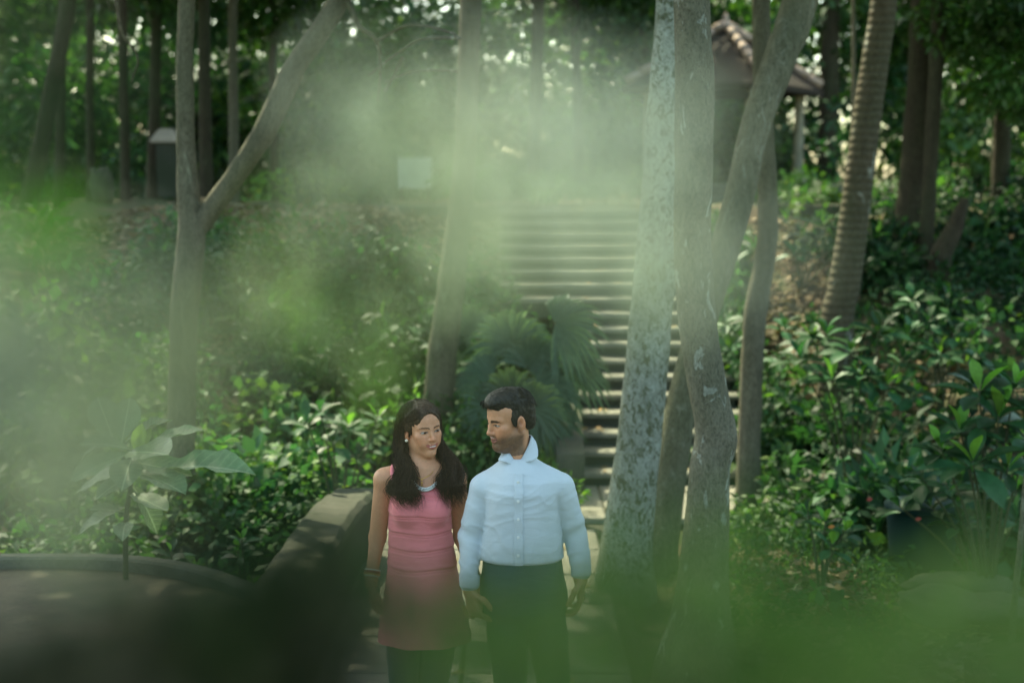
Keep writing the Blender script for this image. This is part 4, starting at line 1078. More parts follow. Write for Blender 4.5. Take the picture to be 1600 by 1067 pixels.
# ------------------------------------------------------------------ the man
def zpx(py, D): return P(800, py, D).z
def secs_px(rows, D, dy=0.0):
    """rows (py, px_left, px_right, depth_radius) -> loft sections, bottom first"""
    out = []
    for py, a, b, ry in rows:
        A, B = P(a, py, D), P(b, py, D); out.append((A.z, (A.x + B.x) / 2, D + dy, (B.x - A.x) / 2, ry))
    return sorted(out)
DM = 5.3
man = empty('person', (.03, DM, 0)); tag(man, 'man in a pale blue shirt and dark trousers, head turned towards the woman', 'person')
pm = lambda x, y, d=0.0: P(x, y, DM + d)
HM = head_matrix(pm(797, 656, .01), (-.85, -.49, -.19), -.03, .93)
M_SK1 = (.56, .275, .155); M_SK2 = (.60, .295, .17)
Fm = Fld(axis_coords([(-.30, -.26, .02), (-.26, .11, .0026), (.11, .40, .0045)]),
         axis_coords([(4.98, 5.12, .008), (5.12, 5.42, .0028), (5.42, 5.52, .006)]),
         axis_coords([(-.02, .72, .02), (.72, 1.04, .004), (1.04, 1.43, .01), (1.43, 1.76, .0024)]))
Fm.loft([(.93, .03, DM, .12, .085), (1.0, .03, DM, .135, .09), (1.12, .035, DM, .125, .085), (1.27, .035, DM, .135, .095), (1.36, .03, DM, .12, .08), (1.41, .025, DM, .07, .06)], .02)
# shoulders, arms
SR, EL_R, WR = pm(755, 761), pm(736, 838, .02), pm(733, 918, -.05)
SL, EL_L, WL = pm(877, 760), pm(898, 832, .02), pm(907, 900, -.04)
Fm.cap(pm(809, 742, .02), SR, .045, .045, .02); Fm.cap(pm(809, 742, .02), SL, .045, .045, .02)
for a, b, c in ((SR, EL_R, WR), (SL, EL_L, WL)):
    Fm.cap(a, b, .046, .038, .02); Fm.cap(b, c, .039, .025, .015)
hand_into(Fm, WR + Vector((.002, -.002, -.004)), (.22, -.02, -1), (.3, -1, 0), (.75, .65, 0), .42, .17)
hand_into(Fm, WL, (.02, -.05, -1), (-.3, -1, 0), (-1, .2, 0), .3, .18)
# legs
HR, KR, AR = pm(788, 925), pm(799, 1085, -.05), pm(800, 1296, .0)
HL, KL, AL = pm(850, 925), pm(866, 1085, .0), pm(872, 1290, .12)
for h, k_, a in ((HR, KR, AR), (HL, KL, AL)):
    a.z = .09; Fm.cap(h, k_, .075, .05, .03); Fm.cap(k_, a, .05, .035, .02); Fm.cap(a, a + Vector((0, -.12, -.05)), .035, .03, .02)
# neck and head
hw = np.array(HM.translation)
Fm.cap(hw + np.array([.02, .012, -.035]), pm(810, 738, .02), .048, .055, .03)
heads = head_into(Fm, HM, False, .6)
person_mesh('body', Fm, heads, M_SK1, False, man, 3)
# hair: cap, then combed locks
m_hair_m = hair_mat('short black hair', (.008, .007, .006), (.032, .028, .022))
def loc(M, p): return M @ Vector(p)
def hair_cap(M, xs_, ys_, zs_, parts, cuts, m, name, parent, it=1):
    F = Fld(xs_, ys_, zs_); R = np.array(M.to_3x3()) / M.to_scale().x; sc = M.to_scale().x
    for c, r, k in parts: F.ell(loc(M, c), np.array(r) * sc, k, False, R)
    for c, r, k in cuts: F.ell(loc(M, c), np.array(r) * sc, k, True, R)
    V, Q = F.mesh(); V = relax(V, Q, it, .5)
    g_ = normals(V, Q); V = V + g_ * (.0005 * np.sin(V[:, 0] * 310 + V[:, 2] * 240 + 3 * np.sin(V[:, 1] * 60)) + .0004 * np.sin(V[:, 1] * 420 - V[:, 2] * 160))[:, None]
    return link(name, np_mesh(name, V, Q, True), m, parent)
hx, hy, hz = HM.translation
gx = axis_coords([(hx - .16, hx + .16, .003)]); gy = axis_coords([(hy - .16, hy + .16, .003)]); gz_ = axis_coords([(hz - .14, hz + .18, .003)])
cap_m = hair_cap(HM, gx, gy, gz_,
    [((0, -.020, .045), (.0785, .0965, .087), .01), ((0, .030, .098), (.056, .060, .036), .03), ((0, .062, .082), (.046, .032, .024), .02), ((0, -.062, -.01), (.064, .045, .062), .02), ((.069, .012, .018), (.008, .018, .034), .008), ((-.069, .012, .018), (.008, .018, .034), .008)],
    [((0, .105, .005), (.10, .062, .070), .008), ((0, .12, -.05), (.1, .1, .07), .01), ((.085, -.012, -.022), (.03, .026, .04), .006), ((-.085, -.012, -.022), (.03, .026, .04), .006), ((0, .02, -.09), (.12, .09, .075), .01), ((0, -.06, -.10), (.12, .08, .05), .01)],
    m_hair_m, 'hair', man)
g_ = np.random.default_rng(5); paths = []
for k in range(1900):
    a = g_.uniform(-1.3, 1.3); b = g_.uniform(-.85, 1.0)
    if abs(a) > .95 and b > .35: continue       # around / front-back on the crown
    base = np.array([math.sin(a) * .0775, -.018 + math.sin(b) * .092, .045 + .086 * math.cos(a) * math.cos(b * .9) + .012 * max(0, math.sin(b)) * math.cos(a)])
    up_ = np.array([math.sin(a) * .9, math.sin(b) * .7, math.cos(a) * math.cos(b)]); up_ /= np.linalg.norm(up_)
    fw = np.array([.35, .95, .0]) if abs(a) < 1.0 and b > -.5 else np.array([.1, .3 if b > 0 else -.3, -1.0]); fw = fw - up_ * (fw @ up_); fw /= np.linalg.norm(fw)
    ln = g_.uniform(.022, .045) * (1.2 if b > .4 and abs(a) < 1 else .55)
    lift = (.009 if abs(a) < 1.0 and b > 0 else .002)
    p0 = base - up_ * .003; p1 = base + fw * ln * .5 + up_ * g_.uniform(.3, 1.0) * lift; p2 = base + fw * ln + up_ * (g_.uniform(-.004, .006) if lift > .005 else -.003)
    paths.append(([tuple(loc(HM, p)) for p in (p0, p1, p2)], g_.uniform(.0006, .0012)))
for k in range(140):                                                # fringe over the forehead
    x = g_.uniform(-.05, .05); p0 = (x, .066, .098); p1 = (x + .008, .090, .092); p2 = (x + g_.uniform(.004, .02), .094 + g_.uniform(-.004, .004), .068 + g_.uniform(-.010, .012) + abs(x) * .15)
    paths.append(([tuple(loc(HM, p)) for p in (p0, p1, p2)], g_.uniform(.0006, .0011)))
ribbon_hair('hair_locks', paths, .0015, m_hair_m, man, 8)
# shirt
m_shirt = cloth_mat('pale blue cotton', (.57, .625, .67), 1100, .85, .3, .05)
m_shirt_in = cloth_mat('navy collar lining', (.03, .045, .12), 900)
Fs = Fld(axis_coords([(-.32, .42, .0045)]), axis_coords([(5.10, 5.52, .0045)]), axis_coords([(.88, 1.50, .0042)]))
shirt_secs = secs_px([(874, 752, 876, .105), (868, 747, 880, .115), (850, 750, 880, .118), (820, 755, 876, .116), (790, 756, 873, .120), (765, 755, 874, .124), (748, 760, 870, .112), (732, 774, 850, .088), (722, 782, 838, .066), (715, 788, 833, .052)], DM, .005)
Fs.loft(shirt_secs, .02, 2.3)
Fs.cap(pm(800, 733, .025), SR + Vector((.004, 0, .004)), .046, .050, .03); Fs.cap(pm(824, 732, .025), SL + Vector((-.004, 0, .004)), .046, .050, .03)
Fs.cap(SR, EL_R, .051, .045, .008); Fs.cap(EL_R, WR + Vector((0, .005, .055)), .046, .037, .010); Fs.cap(WR + Vector((0, .004, .05)), WR + Vector((.003, 0, .012)), .036, .034, .004)
Fs.cap(SL, EL_L, .051, .046, .008); Fs.cap(EL_L, WL + Vector((0, .005, .055)), .047, .039, .010); Fs.cap(WL + Vector((0, .004, .05)), WL + Vector((0, 0, .012)), .036, .034, .004)
for w_, el in ((WR, EL_R), (WL, EL_L)):
    Fs.halfspace(w_ + Vector((0, 0, -.004)), (.12 if w_ is WR else 0, 0, -1), .0, w_ - Vector((.09, .09, .06)), w_ + Vector((.09, .09, .03)))
Fs.halfspace((0, 0, zpx(873, DM)), (0, 0, -1), 0, (-.12, 5.1, .9), (.20, 5.5, 1.2))
Fs.cap(pm(809, 726, -.062), pm(807, 690, -.035), .004, .044, .002, True)
arm_s = lambda V: np.where(V[:, 0] < -.105, 1.0, np.where(V[:, 0] > .182, 1.0, 0.0))
def shirt_fold(V):
    x, y, z = V[:, 0], V[:, 1], V[:, 2]; s = arm_s(V)
    el = np.exp(-((z - 1.18) / .08) ** 2); wr = np.exp(-((z - 1.03) / .07) ** 2)
    U = V.copy(); sd = np.where(x < .03, 1.0, -1.0); U[:, 2] = z + sd * .45 * x
    f = s * (.0075 * el + .006 * wr + .002) * crease(U, 7, 9, 30)
    wst = np.exp(-((z - 1.11) / .05) ** 2); t = 1 - s
    U2 = V.copy(); U2[:, 2] = z - .35 * x + .2 * vnoise(V * 5.0 + 4)
    U3 = V.copy(); U3[:, 2] = z + .45 * x + .25 * vnoise(V * 7.0)
    f += t * (.006 * wst * crease(V, 26, 14, 9) + .0038 * np.exp(-((z - 1.24) / .12) ** 2) * crease(U2, 6, 6, 26) + .0045 * np.exp(-((z - 1.2) / .13) ** 2) * crease(U3 * .7 + 3, 8, 6, 26, 4.0))
    return f
cloth_mesh('shirt', Fs, m_shirt, man, shirt_fold, 2)
def front_y(sec, x, z, p=2.3):
    q = np.array(sec); cx = np.interp(z, q[:, 0], q[:, 1]); cy = np.interp(z, q[:, 0], q[:, 2]); rx = np.interp(z, q[:, 0], q[:, 3]); ry = np.interp(z, q[:, 0], q[:, 4])
    u = min(.98, abs((x - cx) / rx)); return cy - ry * (1 - u ** p) ** (1 / p)
zs_ = np.linspace(zpx(872, DM), zpx(733, DM), 26); V = []; F = []
for i, z in enumerate(zs_):
    xc = P(810, 800, DM).x + .0015 * math.sin(i * 1.3); fy = front_y(shirt_secs, xc, z)
    fy = min(fy, DM - .058) - .004 + .0015 * math.sin(i * .9)
    for ox, oy in ((-.017, .010), (-.0165, -.001), (-.012, -.0025), (.012, -.0025), (.0165, -.001), (.017, .010)): V.append((xc + ox, fy + oy, z))
for i in range(25):
    for j in range(5): F.append((i * 6 + j, i * 6 + j + 1, i * 6 + 7 + j, i * 6 + 6 + j))
link('placket', np_mesh('placket', np.array(V), F, False), m_shirt, man)
m_btn = mat('shirt button', (.75, .76, .74), .3, .5)
for k in range(5):
    i = 3 + k * 5; v = V[i * 6 + 2]
    MB().tube([Vector((v[0] + .012, v[1] - .0035, v[2])), Vector((v[0] + .012, v[1] + .003, v[2]))], [.0055, .0055], 10).build('button', m_btn, man)
for w_ in (WR, WL):
    MB().tube([w_ + Vector((.001, .004, .050)), w_ + Vector((.001, .003, .046)), w_ + Vector((.002, .001, .010)), w_ + Vector((.002, .001, .004))], [.0375, .0395, .0385, .0365], 24).build('cuff', m_shirt, man, True)
# collar: a band round the neck and two turned-down points
def sheet(name, grid, th, m, parent):
    """grid: rows of points -> thick sheet"""
    G = np.array([[tuple(p) for p in r] for r in grid]); a, b, _ = G.shape
    du = np.gradient(G, axis=0); dv = np.gradient(G, axis=1); n = np.cross(du, dv); n /= np.linalg.norm(n, axis=2)[..., None] + 1e-9
    V = np.vstack([(G + n * th / 2).reshape(-1, 3), (G - n * th / 2).reshape(-1, 3)]); o = a * b; F = []
    for i in range(a - 1):
        for j in range(b - 1):
            q = (i * b + j, i * b + j + 1, (i + 1) * b + j + 1, (i + 1) * b + j); F.append(q); F.append(tuple(o + t for t in q[::-1]))
    ed = [(0, j) for j in range(b)] + [(i, b - 1) for i in range(1, a)] + [(a - 1, j) for j in range(b - 2, -1, -1)] + [(i, 0) for i in range(a - 2, 0, -1)]
    ed = [i * b + j for i, j in ed]
    for k in range(len(ed)):
        p, q = ed[k], ed[(k + 1) % len(ed)]; F.append((q, p, o + p, o + q))
    return link(name, np_mesh(name, V, F, True), m, parent)
nk = pm(808, 715, .018)
def ring_pt(a, z, r, fr=1.0): return Vector((nk.x + .002 + r * math.sin(a), nk.y - r * math.cos(a) * fr, z))
def zc(a):
    a = (a + math.pi) % (2 * math.pi) - math.pi; t = abs(a)
    if a >= 0: py = 728 - 45 * min(1.0, t / 1.3) ** .8
    else: py = 728 - 21 * min(1.0, t / .6) ** .8 - 34 * float(smooth(1.7, 2.6, t))
    return zpx(py, DM)
A_ = np.linspace(.10, 2 * math.pi - .10, 49)
sheet('collar', [[ring_pt(a, zc(a) - .034, .062) for a in A_], [ring_pt(a, zc(a) - .016, .056) for a in A_], [ring_pt(a, zc(a), .0505) for a in A_]], .003, m_shirt_in, man)
def flap(s):
    rows = []; A2 = np.linspace(.07, math.pi, 22)
    for t in np.linspace(0, 1, 6):
        r = []
        for a in A2:
            k = math.exp(-((a - (.85 if s > 0 else .75)) / .40) ** 2)
            dpt = .015 + (.028 if s > 0 else .010) * k + .008 * float(smooth(1.4, 2.2, a))
            r.append(ring_pt(s * a, zc(s * a) + .002 - t * dpt, .052 + (.010 + .032 * k) * t ** 1.25 + (.0 if t == 0 else .002)))
        rows.append(r)
    return rows
for s in (-1, 1): sheet('collar_flap', flap(s), .0022, m_shirt, man)
# trousers, belt and shoes
m_trs = cloth_mat('dark slate trousers', (.035, .055, .065), 700, .8, .5, .15)
Ft = Fld(axis_coords([(-.20, .26, .006)]), axis_coords([(5.05, 5.60, .006)]), axis_coords([(.03, 1.12, .007)]))
Ft.loft(secs_px([(985, 805, 845, .05), (968, 785, 865, .085), (950, 754, 884, .118), (915, 751, 882, .122), (872, 754, 877, .108)], DM, .005), .02, 2.2)
for h, k_, a in ((HR, KR, AR), (HL, KL, AL)):
    Ft.cap(h + Vector((0, .005, -.02)), k_, .082, .062, .03); Ft.cap(k_, a + Vector((0, 0, .0)), .062, .056, .02)
Ft.halfspace((0, 0, .05), (0, 0, -1))
Ft.halfspace((0, 0, zpx(872, DM)), (0, 0, 1))
cloth_mesh('trousers', Ft, m_trs, man, lambda V: .007 * crease(V, 6, 6, 14), 2)
m_shoe = mat('brown leather', (.05, .028, .016), .4, .5)
def shoe(a, parent, m, ln=.27):
    F = Fld(axis_coords([(a.x - .08, a.x + .08, .006)]), axis_coords([(a.y - .28, a.y + .12, .006)]), axis_coords([(-.03, .16, .006)]))
    F.cap((a.x, a.y + .03, .05), (a.x, a.y - ln * .3, .042), .042, .042, .02); F.cap((a.x, a.y - ln * .3, .036), (a.x, a.y - ln * .62, .03), .044, .032, .03)
    F.halfspace((0, 0, .002), (0, 0, -1)); cloth_mesh('shoe', F, m, parent)
for a in (AR, AL): shoe(a, man, m_shoe)

# ------------------------------------------------------------------ the woman
DW = 5.45
wom = empty('person', (-.345, DW, 0)); tag(wom, 'woman with long dark hair in a pink sleeveless dress, smiling at the man', 'person')
pw = lambda x, y, d=0.0: P(x, y, DW + d)
HW = head_matrix(pw(659, 671, .0), (.53, -.85, -.02), .07, .88)
Fw = Fld(axis_coords([(-.66, -.43, .005), (-.43, -.22, .0024), (-.22, -.06, .004)]),
         axis_coords([(5.15, 5.33, .0045), (5.33, 5.56, .0026), (5.56, 5.62, .01)]),
         axis_coords([(-.02, .76, .02), (.76, 1.08, .005), (1.08, 1.40, .007), (1.40, 1.72, .0023)]))
tor = secs_px([(1000, 615, 708, .085), (930, 606, 717, .108), (890, 609, 712, .098), (852, 614, 705, .082), (820, 612, 703, .088), (790, 611, 703, .098), (765, 615, 702, .088), (745, 622, 698, .066), (730, 640, 680, .048)], DW, .0)
Fw.loft(tor, .025)
for s in (-1, 1): Fw.ell(pw(658 + s * 23, 797, -.075), (.048, .045, .05), .03)
WSR, WER, WWR = pw(601, 748), pw(590, 838, .03), pw(580, 903, -.02)
WSL, WEL, WWL = pw(712, 748), pw(722, 838, .05), pw(746, 914, -.13)
Fw.cap(pw(659, 730, .01), WSR, .045, .040, .04); Fw.cap(pw(659, 730, .01), WSL, .045, .040, .04)
for a, b, c in ((WSR, WER, WWR), (WSL, WEL, WWL)):
    Fw.cap(a, b, .040, .033, .02); Fw.cap(b, c, .033, .021, .015)
hand_into(Fw, WWR, (.03, -.05, -1), (.2, -1, 0), (1, .1, 0), .3, .165)
hand_into(Fw, WWL, (-.10, -.02, -1), (-.2, -1, 0), (-.75, -.65, 0), .42, .155)
LR, LKR, LAR = pw(630, 950), pw(630, 1085, -.03), pw(632, 1310, .02)
LL, LKL, LAL = pw(692, 950), pw(676, 1085, .0), pw(676, 1300, .1)
for h, k_, a in ((LR, LKR, LAR), (LL, LKL, LAL)):
    a.z = .08; Fw.cap(h, k_, .070, .046, .03); Fw.cap(k_, a, .046, .032, .02); Fw.cap(a, a + Vector((0, -.11, -.05)), .03, .025, .02)
hw = np.array(HW.translation)
Fw.cap(hw + np.array([-.008, .012, -.04]), pw(659, 738, .015), .046, .050, .03)
Fw.cap(pw(659, 735, -.02), pw(610, 741, .0), .013, .010, .03); Fw.cap(pw(659, 735, -.02), pw(706, 741, .0), .013, .010, .03)   # collar bones
heads = head_into(Fw, HW, True, 1.9)
person_mesh('body', Fw, heads, M_SK2, True, wom, 4)
# dress
m_dress = cloth_mat('coral pink jersey', (.78, .215, .24), 900, .8, .35, .08)
Fd = Fld(axis_coords([(-.60, -.12, .0042)]), axis_coords([(5.24, 5.68, .0045)]), axis_coords([(.70, 1.46, .0034)]))
dr = secs_px([(1013, 590, 737, .150), (985, 592, 735, .146), (930, 600, 723, .128), (893, 605, 715, .112), (863, 606, 711, .100), (837, 607, 707, .094), (808, 607, 706, .100), (790, 607, 706, .108), (765, 612, 705, .094), (745, 619, 701, .072), (728, 632, 690, .058)], DW, .0)
Fd.loft(dr, .02)
for s in (-1, 1): Fd.ell(pw(658 + s * 23, 797, -.078), (.052, .047, .054), .035)
Fd.ell(pw(664, 724, -.10), (.068, .13, .105), .004, True)
Fd.ell(pw(664, 715, .10), (.10, .14, .09), .004, True)
for s in (-1, 1): Fd.ell(pw(659 + s * 66, 735, 0), (.053, .2, .085), .01, True)
SEAM = [zpx(p, DW - .1) for p in (777, 808, 837, 863, 893, 940, 985)]
def dress_fold(V):
    x, y, z = V[:, 0], V[:, 1], V[:, 2]; f = np.zeros(len(V))
    for k, s in enumerate(SEAM):
        zz = z - s - .003 * np.sin(x * 30 + k)
        amp = 1.0 if k < 5 else .45
        f += amp * (.0016 * np.exp(-((zz - .010) / .007) ** 2) - .0040 * np.exp(-(zz / .003) ** 2) - .0030 * np.exp(-((zz + .009) / .0028) ** 2))
    f += .0032 * crease(V, 9, 9, 24) * smooth(1.27, 1.1, z) * smooth(.75, .95, z)
    f += .006 * np.sin(np.arctan2(x + .343, -(y - DW)) * 7 + z * 6) * smooth(.95, .72, z)
    return f
cloth_mesh('dress', Fd, m_dress, wom, dress_fold, 1)
for s, ax, bx in ((-1, 616, 613), (1, 701, 705)):
    pts = [pw(ax + s * -3, 772, -.085), pw(ax, 755, -.072), pw(bx, 738, -.045), pw(bx - s * 1, 728, .0), pw(bx - s * 3, 735, .05), pw(bx - s * 5, 760, .075)]
    MB().tube([Vector(q) for q in spline([tuple(p) for p in pts], 20)], .0085, 8).build('strap', m_dress, wom, True)
# white beaded neckline
m_bead = mat('white beads', (.68, .68, .64), .35, .5); bm_ = MB()
def dfront(x, z):
    return front_y(dr, x, z, 2.0)
cN = pw(664, 724, -.10); arc = []
for a in np.linspace(-1.22, 1.22, 46):
    x = cN.x + .070 * math.sin(a); z = cN.z - .107 * math.cos(a); y = dfront(x, z)
    bust = max(0.0, math.exp(-((z - pw(658, 797).z) / .06) ** 2) * .02)
    arc.append(Vector((x, y - .004 - bust, z)))
for k, p in enumerate(arc):
    bm_.lathe(p - Vector((0, 0, .005)), [(.0008, 0), (.0052, .0025), (.006, .005), (.0052, .0078), (.0008, .0105)], 6)
    bm_.lathe(p + Vector((0, .001, .004)), [(.0008, 0), (.0042, .002), (.005, .004), (.0042, .006), (.0008, .008)], 6)
bm_.build('beaded_trim', m_bead, wom, True)
# jewellery
m_gold = mat('gold', (.75, .45, .14), .28, .5); m_gold.node_tree.nodes['Principled BSDF'].inputs['Metallic'].default_value = 1.0
nkp = [pw(640, 733, -.035), pw(646, 741, -.062), pw(654, 746, -.075), pw(659, 748, -.078), pw(664, 746, -.075), pw(673, 741, -.062), pw(679, 732, -.035)]
MB().tube([Vector(q) for q in spline([tuple(p) for p in nkp], 26)], .0016, 6).build('necklace', m_gold, wom, True)
pe = MB(); 
for k, (r_, dz) in enumerate(((.0035, 0), (.0055, .011), (.004, .021), (.007, .031))): pe.lathe(pw(659, 749, -.082) - Vector((0, 0, dz + .006)), [(.0005, 0), (r_, .003), (r_, .006), (.0005, .009)], 8)
pe.build('pendant', m_gold, wom, True)
er = loc(HW, (.080, .004, -.036)); MB().lathe(er - Vector((0, 0, .006)), [(.001, 0), (.006, .003), (.007, .006), (.006, .009), (.001, .012)], 10).build('earring', mat('pearl', (.85, .76, .6), .2, .6), wom, True)
def bangle(c, ax, r, t, m, name='bangle'):
    ax = Vector(ax).normalized(); e1 = ax.cross(Vector((0, 1, 0))).normalized(); e2 = ax.cross(e1); n = 24; k = 6; V = []; F = []
    for i in range(n):
        a = 2 * math.pi * i / n; d = e1 * math.cos(a) + e2 * math.sin(a)
        for j in range(k):
            b = 2 * math.pi * j / k; V.append(Vector(c) + d * (r + t * math.cos(b)) + ax * t * math.sin(b))
    for i in range(n):
        for j in range(k): F.append((i * k + j, i * k + (j + 1) % k, ((i + 1) % n) * k + (j + 1) % k, ((i + 1) % n) * k + j))
    return link(name, np_mesh(name, np.array([tuple(v) for v in V]), F, True), m, wom)
m_ban = [mat('white bangle', (.75, .72, .66), .3, .5), mat('red bangle', (.35, .03, .03), .3, .5), m_gold]
fa = WWR - WER
for k, t in enumerate((.80, .835, .87, .905, .94)): bangle(WER + fa * t, fa, .029 + .001 * (k % 2), .0035, m_ban[(0, 1, 1, 2, 0)[k]])
fb = WWL - WEL
for k, t in enumerate((.86, .90, .94)): bangle(WEL + fb * t, fb, .027, .003, m_ban[(2, 0, 2)[k]])
# leggings
m_leg = cloth_mat('dark teal leggings', (.010, .040, .042), 700, .75, .3)
Fl = Fld(axis_coords([(-.58, -.14, .006)]), axis_coords([(5.3, 5.68, .006)]), axis_coords([(.06, .96, .008)]))
for h, k_, a in ((LR, LKR, LAR), (LL, LKL, LAL)): Fl.cap(h, k_, .078, .053, .02); Fl.cap(k_, a, .053, .038, .02)
cloth_mesh('leggings', Fl, m_leg, wom, lambda V: .004 * crease(V, 8, 8, 26), 1)
for a in (LAR, LAL): shoe(a, wom, m_shoe, .23)
# hair
m_hair_w = hair_mat('long dark brown hair', (.011, .007, .0045), (.095, .052, .028), .45)
hx, hy, hz = HW.translation
gx = axis_coords([(hx - .16, hx + .16, .003)]); gy = axis_coords([(hy - .16, hy + .16, .003)]); gz_ = axis_coords([(hz - .2, hz + .16, .003)])
hair_cap(HW, gx, gy, gz_,
    [((0, -.022, .048), (.081, .096, .086), .01), ((0, .028, .056), (.067, .064, .064), .02), ((0, -.055, -.03), (.078, .055, .11), .03), ((0, -.055, -.12), (.085, .045, .09), .03), ((-.068, .008, -.01), (.016, .03, .075), .02), ((.066, -.004, .016), (.016, .026, .045), .02)],
    [((.0, .104, -.006), (.056, .078, .092), .012), ((0, .15, -.06), (.1, .1, .1), .01), ((.085, .006, -.030), (.03, .024, .034), .006), ((0, .03, -.14), (.09, .075, .1), .01)],
    m_hair_w, 'hair', wom)
g_ = np.random.default_rng(9); paths = []
def wlock(side, n):
    for k in range(n):
        t = g_.random(); yb = .080 - .16 * t                        # along the parting, front to back
        zt_ = max(.048 + .086 * math.sqrt(max(0, 1 - ((yb + .022) / .096) ** 2)), .056 + .064 * math.sqrt(max(0, 1 - ((yb - .028) / .064) ** 2))) + .001
        top = np.array([side * .004, yb, zt_])
        q1 = np.array([side * (.050 + .010 * g_.random()), yb * .90 - .004, zt_ - .022 - .010 * g_.random()])
        q2 = np.array([side * (.081 + .009 * g_.random()), yb * .50 - .018 - (.020 if side > 0 else 0), .030 + .01 * g_.random()])
        q3 = np.array([side * (.083 + .014 * g_.random()), yb * .45 - .015 - .030 * (side > 0), -.06])
        W = [Vector(loc(HW, q)) for q in (top, q1, q2, q3)]
        # then in world space over the shoulder and down the chest
        sx_ = -1 if side < 0 else 1; sx_ = 1 if (loc(HW, (side, 0, 0)).x > HW.translation.x) else -1
        if sx_ < 0: ex = g_.uniform(612, 652); e2 = pw(ex * .6 + 628 * .4 + g_.normal() * 3, 735, g_.uniform(-.09, -.01)); e3 = pw(ex + g_.normal() * 4, 765, g_.uniform(-.135, -.07)); e4 = pw(ex + g_.normal() * 6 + 2, g_.uniform(758, 802), g_.uniform(-.155, -.11))
        else: ex = g_.uniform(690, 724); e2 = pw(ex * .6 + 695 * .4 + g_.normal() * 3, 728, g_.uniform(-.06, .02)); e3 = pw(ex + g_.normal() * 4, 757, g_.uniform(-.12, -.04)); e4 = pw(ex + g_.normal() * 6, g_.uniform(752, 798), g_.uniform(-.14, -.09))
        wv = .019 * g_.uniform(.4, 1.3); ph = g_.uniform(0, 6.3)
        pts = [tuple(w) for w in W] + [tuple(e2), tuple(e3), tuple(e4)]
        s_ = spline(pts, 22); tt = np.linspace(0, 1, 22)
        amp = wv * smooth(.35, .7, tt)
        s_[:, 0] += amp * np.sin(tt * 19 + ph * .5); s_[:, 1] += amp * np.cos(tt * 17 + ph * .5) * .8
        paths.append((s_, g_.uniform(.0007, .0019)))
wlock(-1, 800); wlock(1, 800)
for k in range(160):                                                # stray hairs
    i = g_.integers(0, len(paths)); s_ = np.array(paths[i][0]).copy(); s_[5:] += g_.normal(size=3) * .009; s_[-1] += g_.normal(size=3) * .012; paths.append((s_, .0008))
ribbon_hair('hair_locks', paths, .002, m_hair_w, wom, 30)
# ------------------------------------------------------------------ feathery shrub right in front of the photographer, far out of focus
m_front = leaf_mat('feathery leaflet', .45, .25, .5, tint=(1.05, 1.1, .95))
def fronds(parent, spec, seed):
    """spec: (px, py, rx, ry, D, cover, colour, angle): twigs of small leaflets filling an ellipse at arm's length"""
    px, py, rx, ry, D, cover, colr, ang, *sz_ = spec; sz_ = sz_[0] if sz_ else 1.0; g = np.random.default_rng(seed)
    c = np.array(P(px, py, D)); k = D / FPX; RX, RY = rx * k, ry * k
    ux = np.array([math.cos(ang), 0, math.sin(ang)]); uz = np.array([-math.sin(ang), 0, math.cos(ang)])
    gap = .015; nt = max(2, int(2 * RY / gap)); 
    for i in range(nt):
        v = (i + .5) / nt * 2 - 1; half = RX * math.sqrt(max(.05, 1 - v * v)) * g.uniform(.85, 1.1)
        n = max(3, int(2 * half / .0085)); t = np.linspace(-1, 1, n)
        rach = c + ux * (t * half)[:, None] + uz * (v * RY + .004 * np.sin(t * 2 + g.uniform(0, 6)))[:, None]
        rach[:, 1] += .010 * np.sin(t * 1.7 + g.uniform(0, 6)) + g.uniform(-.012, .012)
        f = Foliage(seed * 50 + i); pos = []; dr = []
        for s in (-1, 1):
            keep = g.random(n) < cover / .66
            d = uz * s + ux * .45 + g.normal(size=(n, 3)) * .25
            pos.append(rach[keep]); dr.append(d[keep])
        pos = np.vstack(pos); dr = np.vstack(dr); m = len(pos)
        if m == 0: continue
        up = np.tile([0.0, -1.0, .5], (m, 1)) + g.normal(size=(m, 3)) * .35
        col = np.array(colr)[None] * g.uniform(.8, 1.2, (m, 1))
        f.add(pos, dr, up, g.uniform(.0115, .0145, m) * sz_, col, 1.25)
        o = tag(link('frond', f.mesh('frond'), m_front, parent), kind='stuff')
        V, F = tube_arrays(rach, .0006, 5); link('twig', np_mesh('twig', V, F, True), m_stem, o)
    return c
def front_shrub(label, base, specs, seed):
    bz = H(base[0], base[1]); o = tag(empty('feathery_shrub', (base[0], base[1], bz)), label, 'shrub')
    for k, sp_ in enumerate(specs):
        c = fronds(o, sp_, seed + k)
        b = Vector((base[0], base[1], bz - .03)); e_ = Vector(c); mid = Vector((b.x * .7 + e_.x * .3, b.y * .6 + e_.y * .4, bz + (e_.z - bz) * .6))
        MB().tube([Vector(z) for z in spline([tuple(b), tuple(mid), tuple(e_)], 14)], np.linspace(.0014, .0006, 14), 6).build('stem', m_stem, o, True)
    return o
PALE = (.40, .46, .42); GREY = (.185, .225, .185); GRN = (.035, .085, .022); LIME = (.10, .20, .035); SHADED = (.004, .012, .0045)  # last tone: leaves in shade, the darkness put into their colour
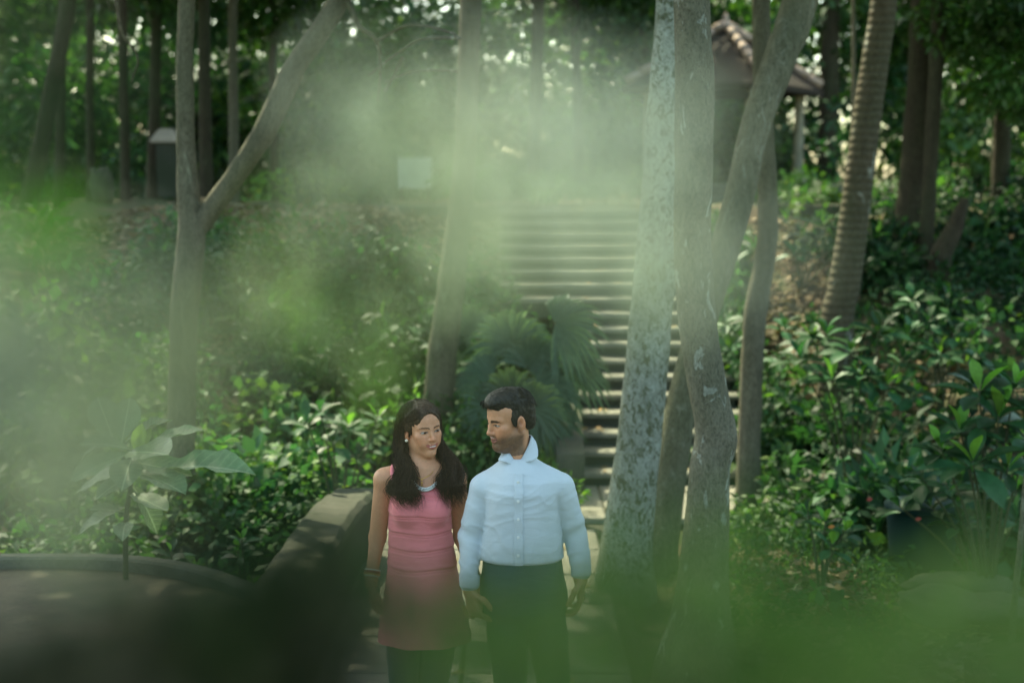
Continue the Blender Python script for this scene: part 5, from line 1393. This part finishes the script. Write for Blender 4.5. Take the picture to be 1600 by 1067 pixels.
front_shrub('blurred pale feathery sprays close to the lens, over the stairs and trunks', (.02, -.05), [
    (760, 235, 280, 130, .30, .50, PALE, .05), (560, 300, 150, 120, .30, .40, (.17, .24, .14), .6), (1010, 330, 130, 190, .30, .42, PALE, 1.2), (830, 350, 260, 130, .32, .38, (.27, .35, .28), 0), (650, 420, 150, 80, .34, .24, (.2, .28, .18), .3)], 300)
front_shrub('blurred grey-green feathery spray close to the lens at the left edge', (-.22, .02), [
    (-30, 660, 110, 270, .36, .66, GREY, 1.4, 1.25), (-20, 640, 100, 260, .33, .6, GREY, .2, 1.25), (110, 470, 180, 120, .31, .58, (.16, .205, .155), -.4), (240, 560, 150, 90, .32, .22, (.16, .205, .155), .1), (340, 490, 90, 50, .38, .40, (.25, .30, .2), .2), (40, 160, 170, 210, .36, .55, (.010, .032, .007), 1.3), (20, 345, 80, 32, .45, .66, (.045, .14, .012), 0, 1.2),
    (200, 870, 190, 70, .38, .15, (.04, .065, .03), 0)], 340)
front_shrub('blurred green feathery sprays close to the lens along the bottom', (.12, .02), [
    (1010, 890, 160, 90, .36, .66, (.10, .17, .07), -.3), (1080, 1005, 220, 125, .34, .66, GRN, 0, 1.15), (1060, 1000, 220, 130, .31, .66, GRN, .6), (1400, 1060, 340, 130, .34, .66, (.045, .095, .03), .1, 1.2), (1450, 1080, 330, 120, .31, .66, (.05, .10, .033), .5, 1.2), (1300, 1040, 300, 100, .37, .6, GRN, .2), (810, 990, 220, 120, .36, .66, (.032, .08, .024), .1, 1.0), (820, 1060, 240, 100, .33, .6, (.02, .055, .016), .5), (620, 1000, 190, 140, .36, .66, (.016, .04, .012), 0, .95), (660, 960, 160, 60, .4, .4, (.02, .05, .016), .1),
    (390, 1000, 190, 130, .36, .66, SHADED, .3, 1.4), (420, 1030, 200, 120, .33, .66, SHADED, .9, 1.4), (470, 930, 120, 110, .36, .62, SHADED, .9, 1.2), (330, 960, 160, 70, .4, .5, SHADED, .2, 1.2), (100, 1090, 260, 100, .36, .66, (.003, .008, .003), 0, 1.2), (60, 1100, 240, 80, .33, .6, (.003, .008, .003), .6, 1.2), (530, 530, 120, 36, .6, .42, LIME, -.75)], 380)  # near-black sprays carry their shade as leaf colour
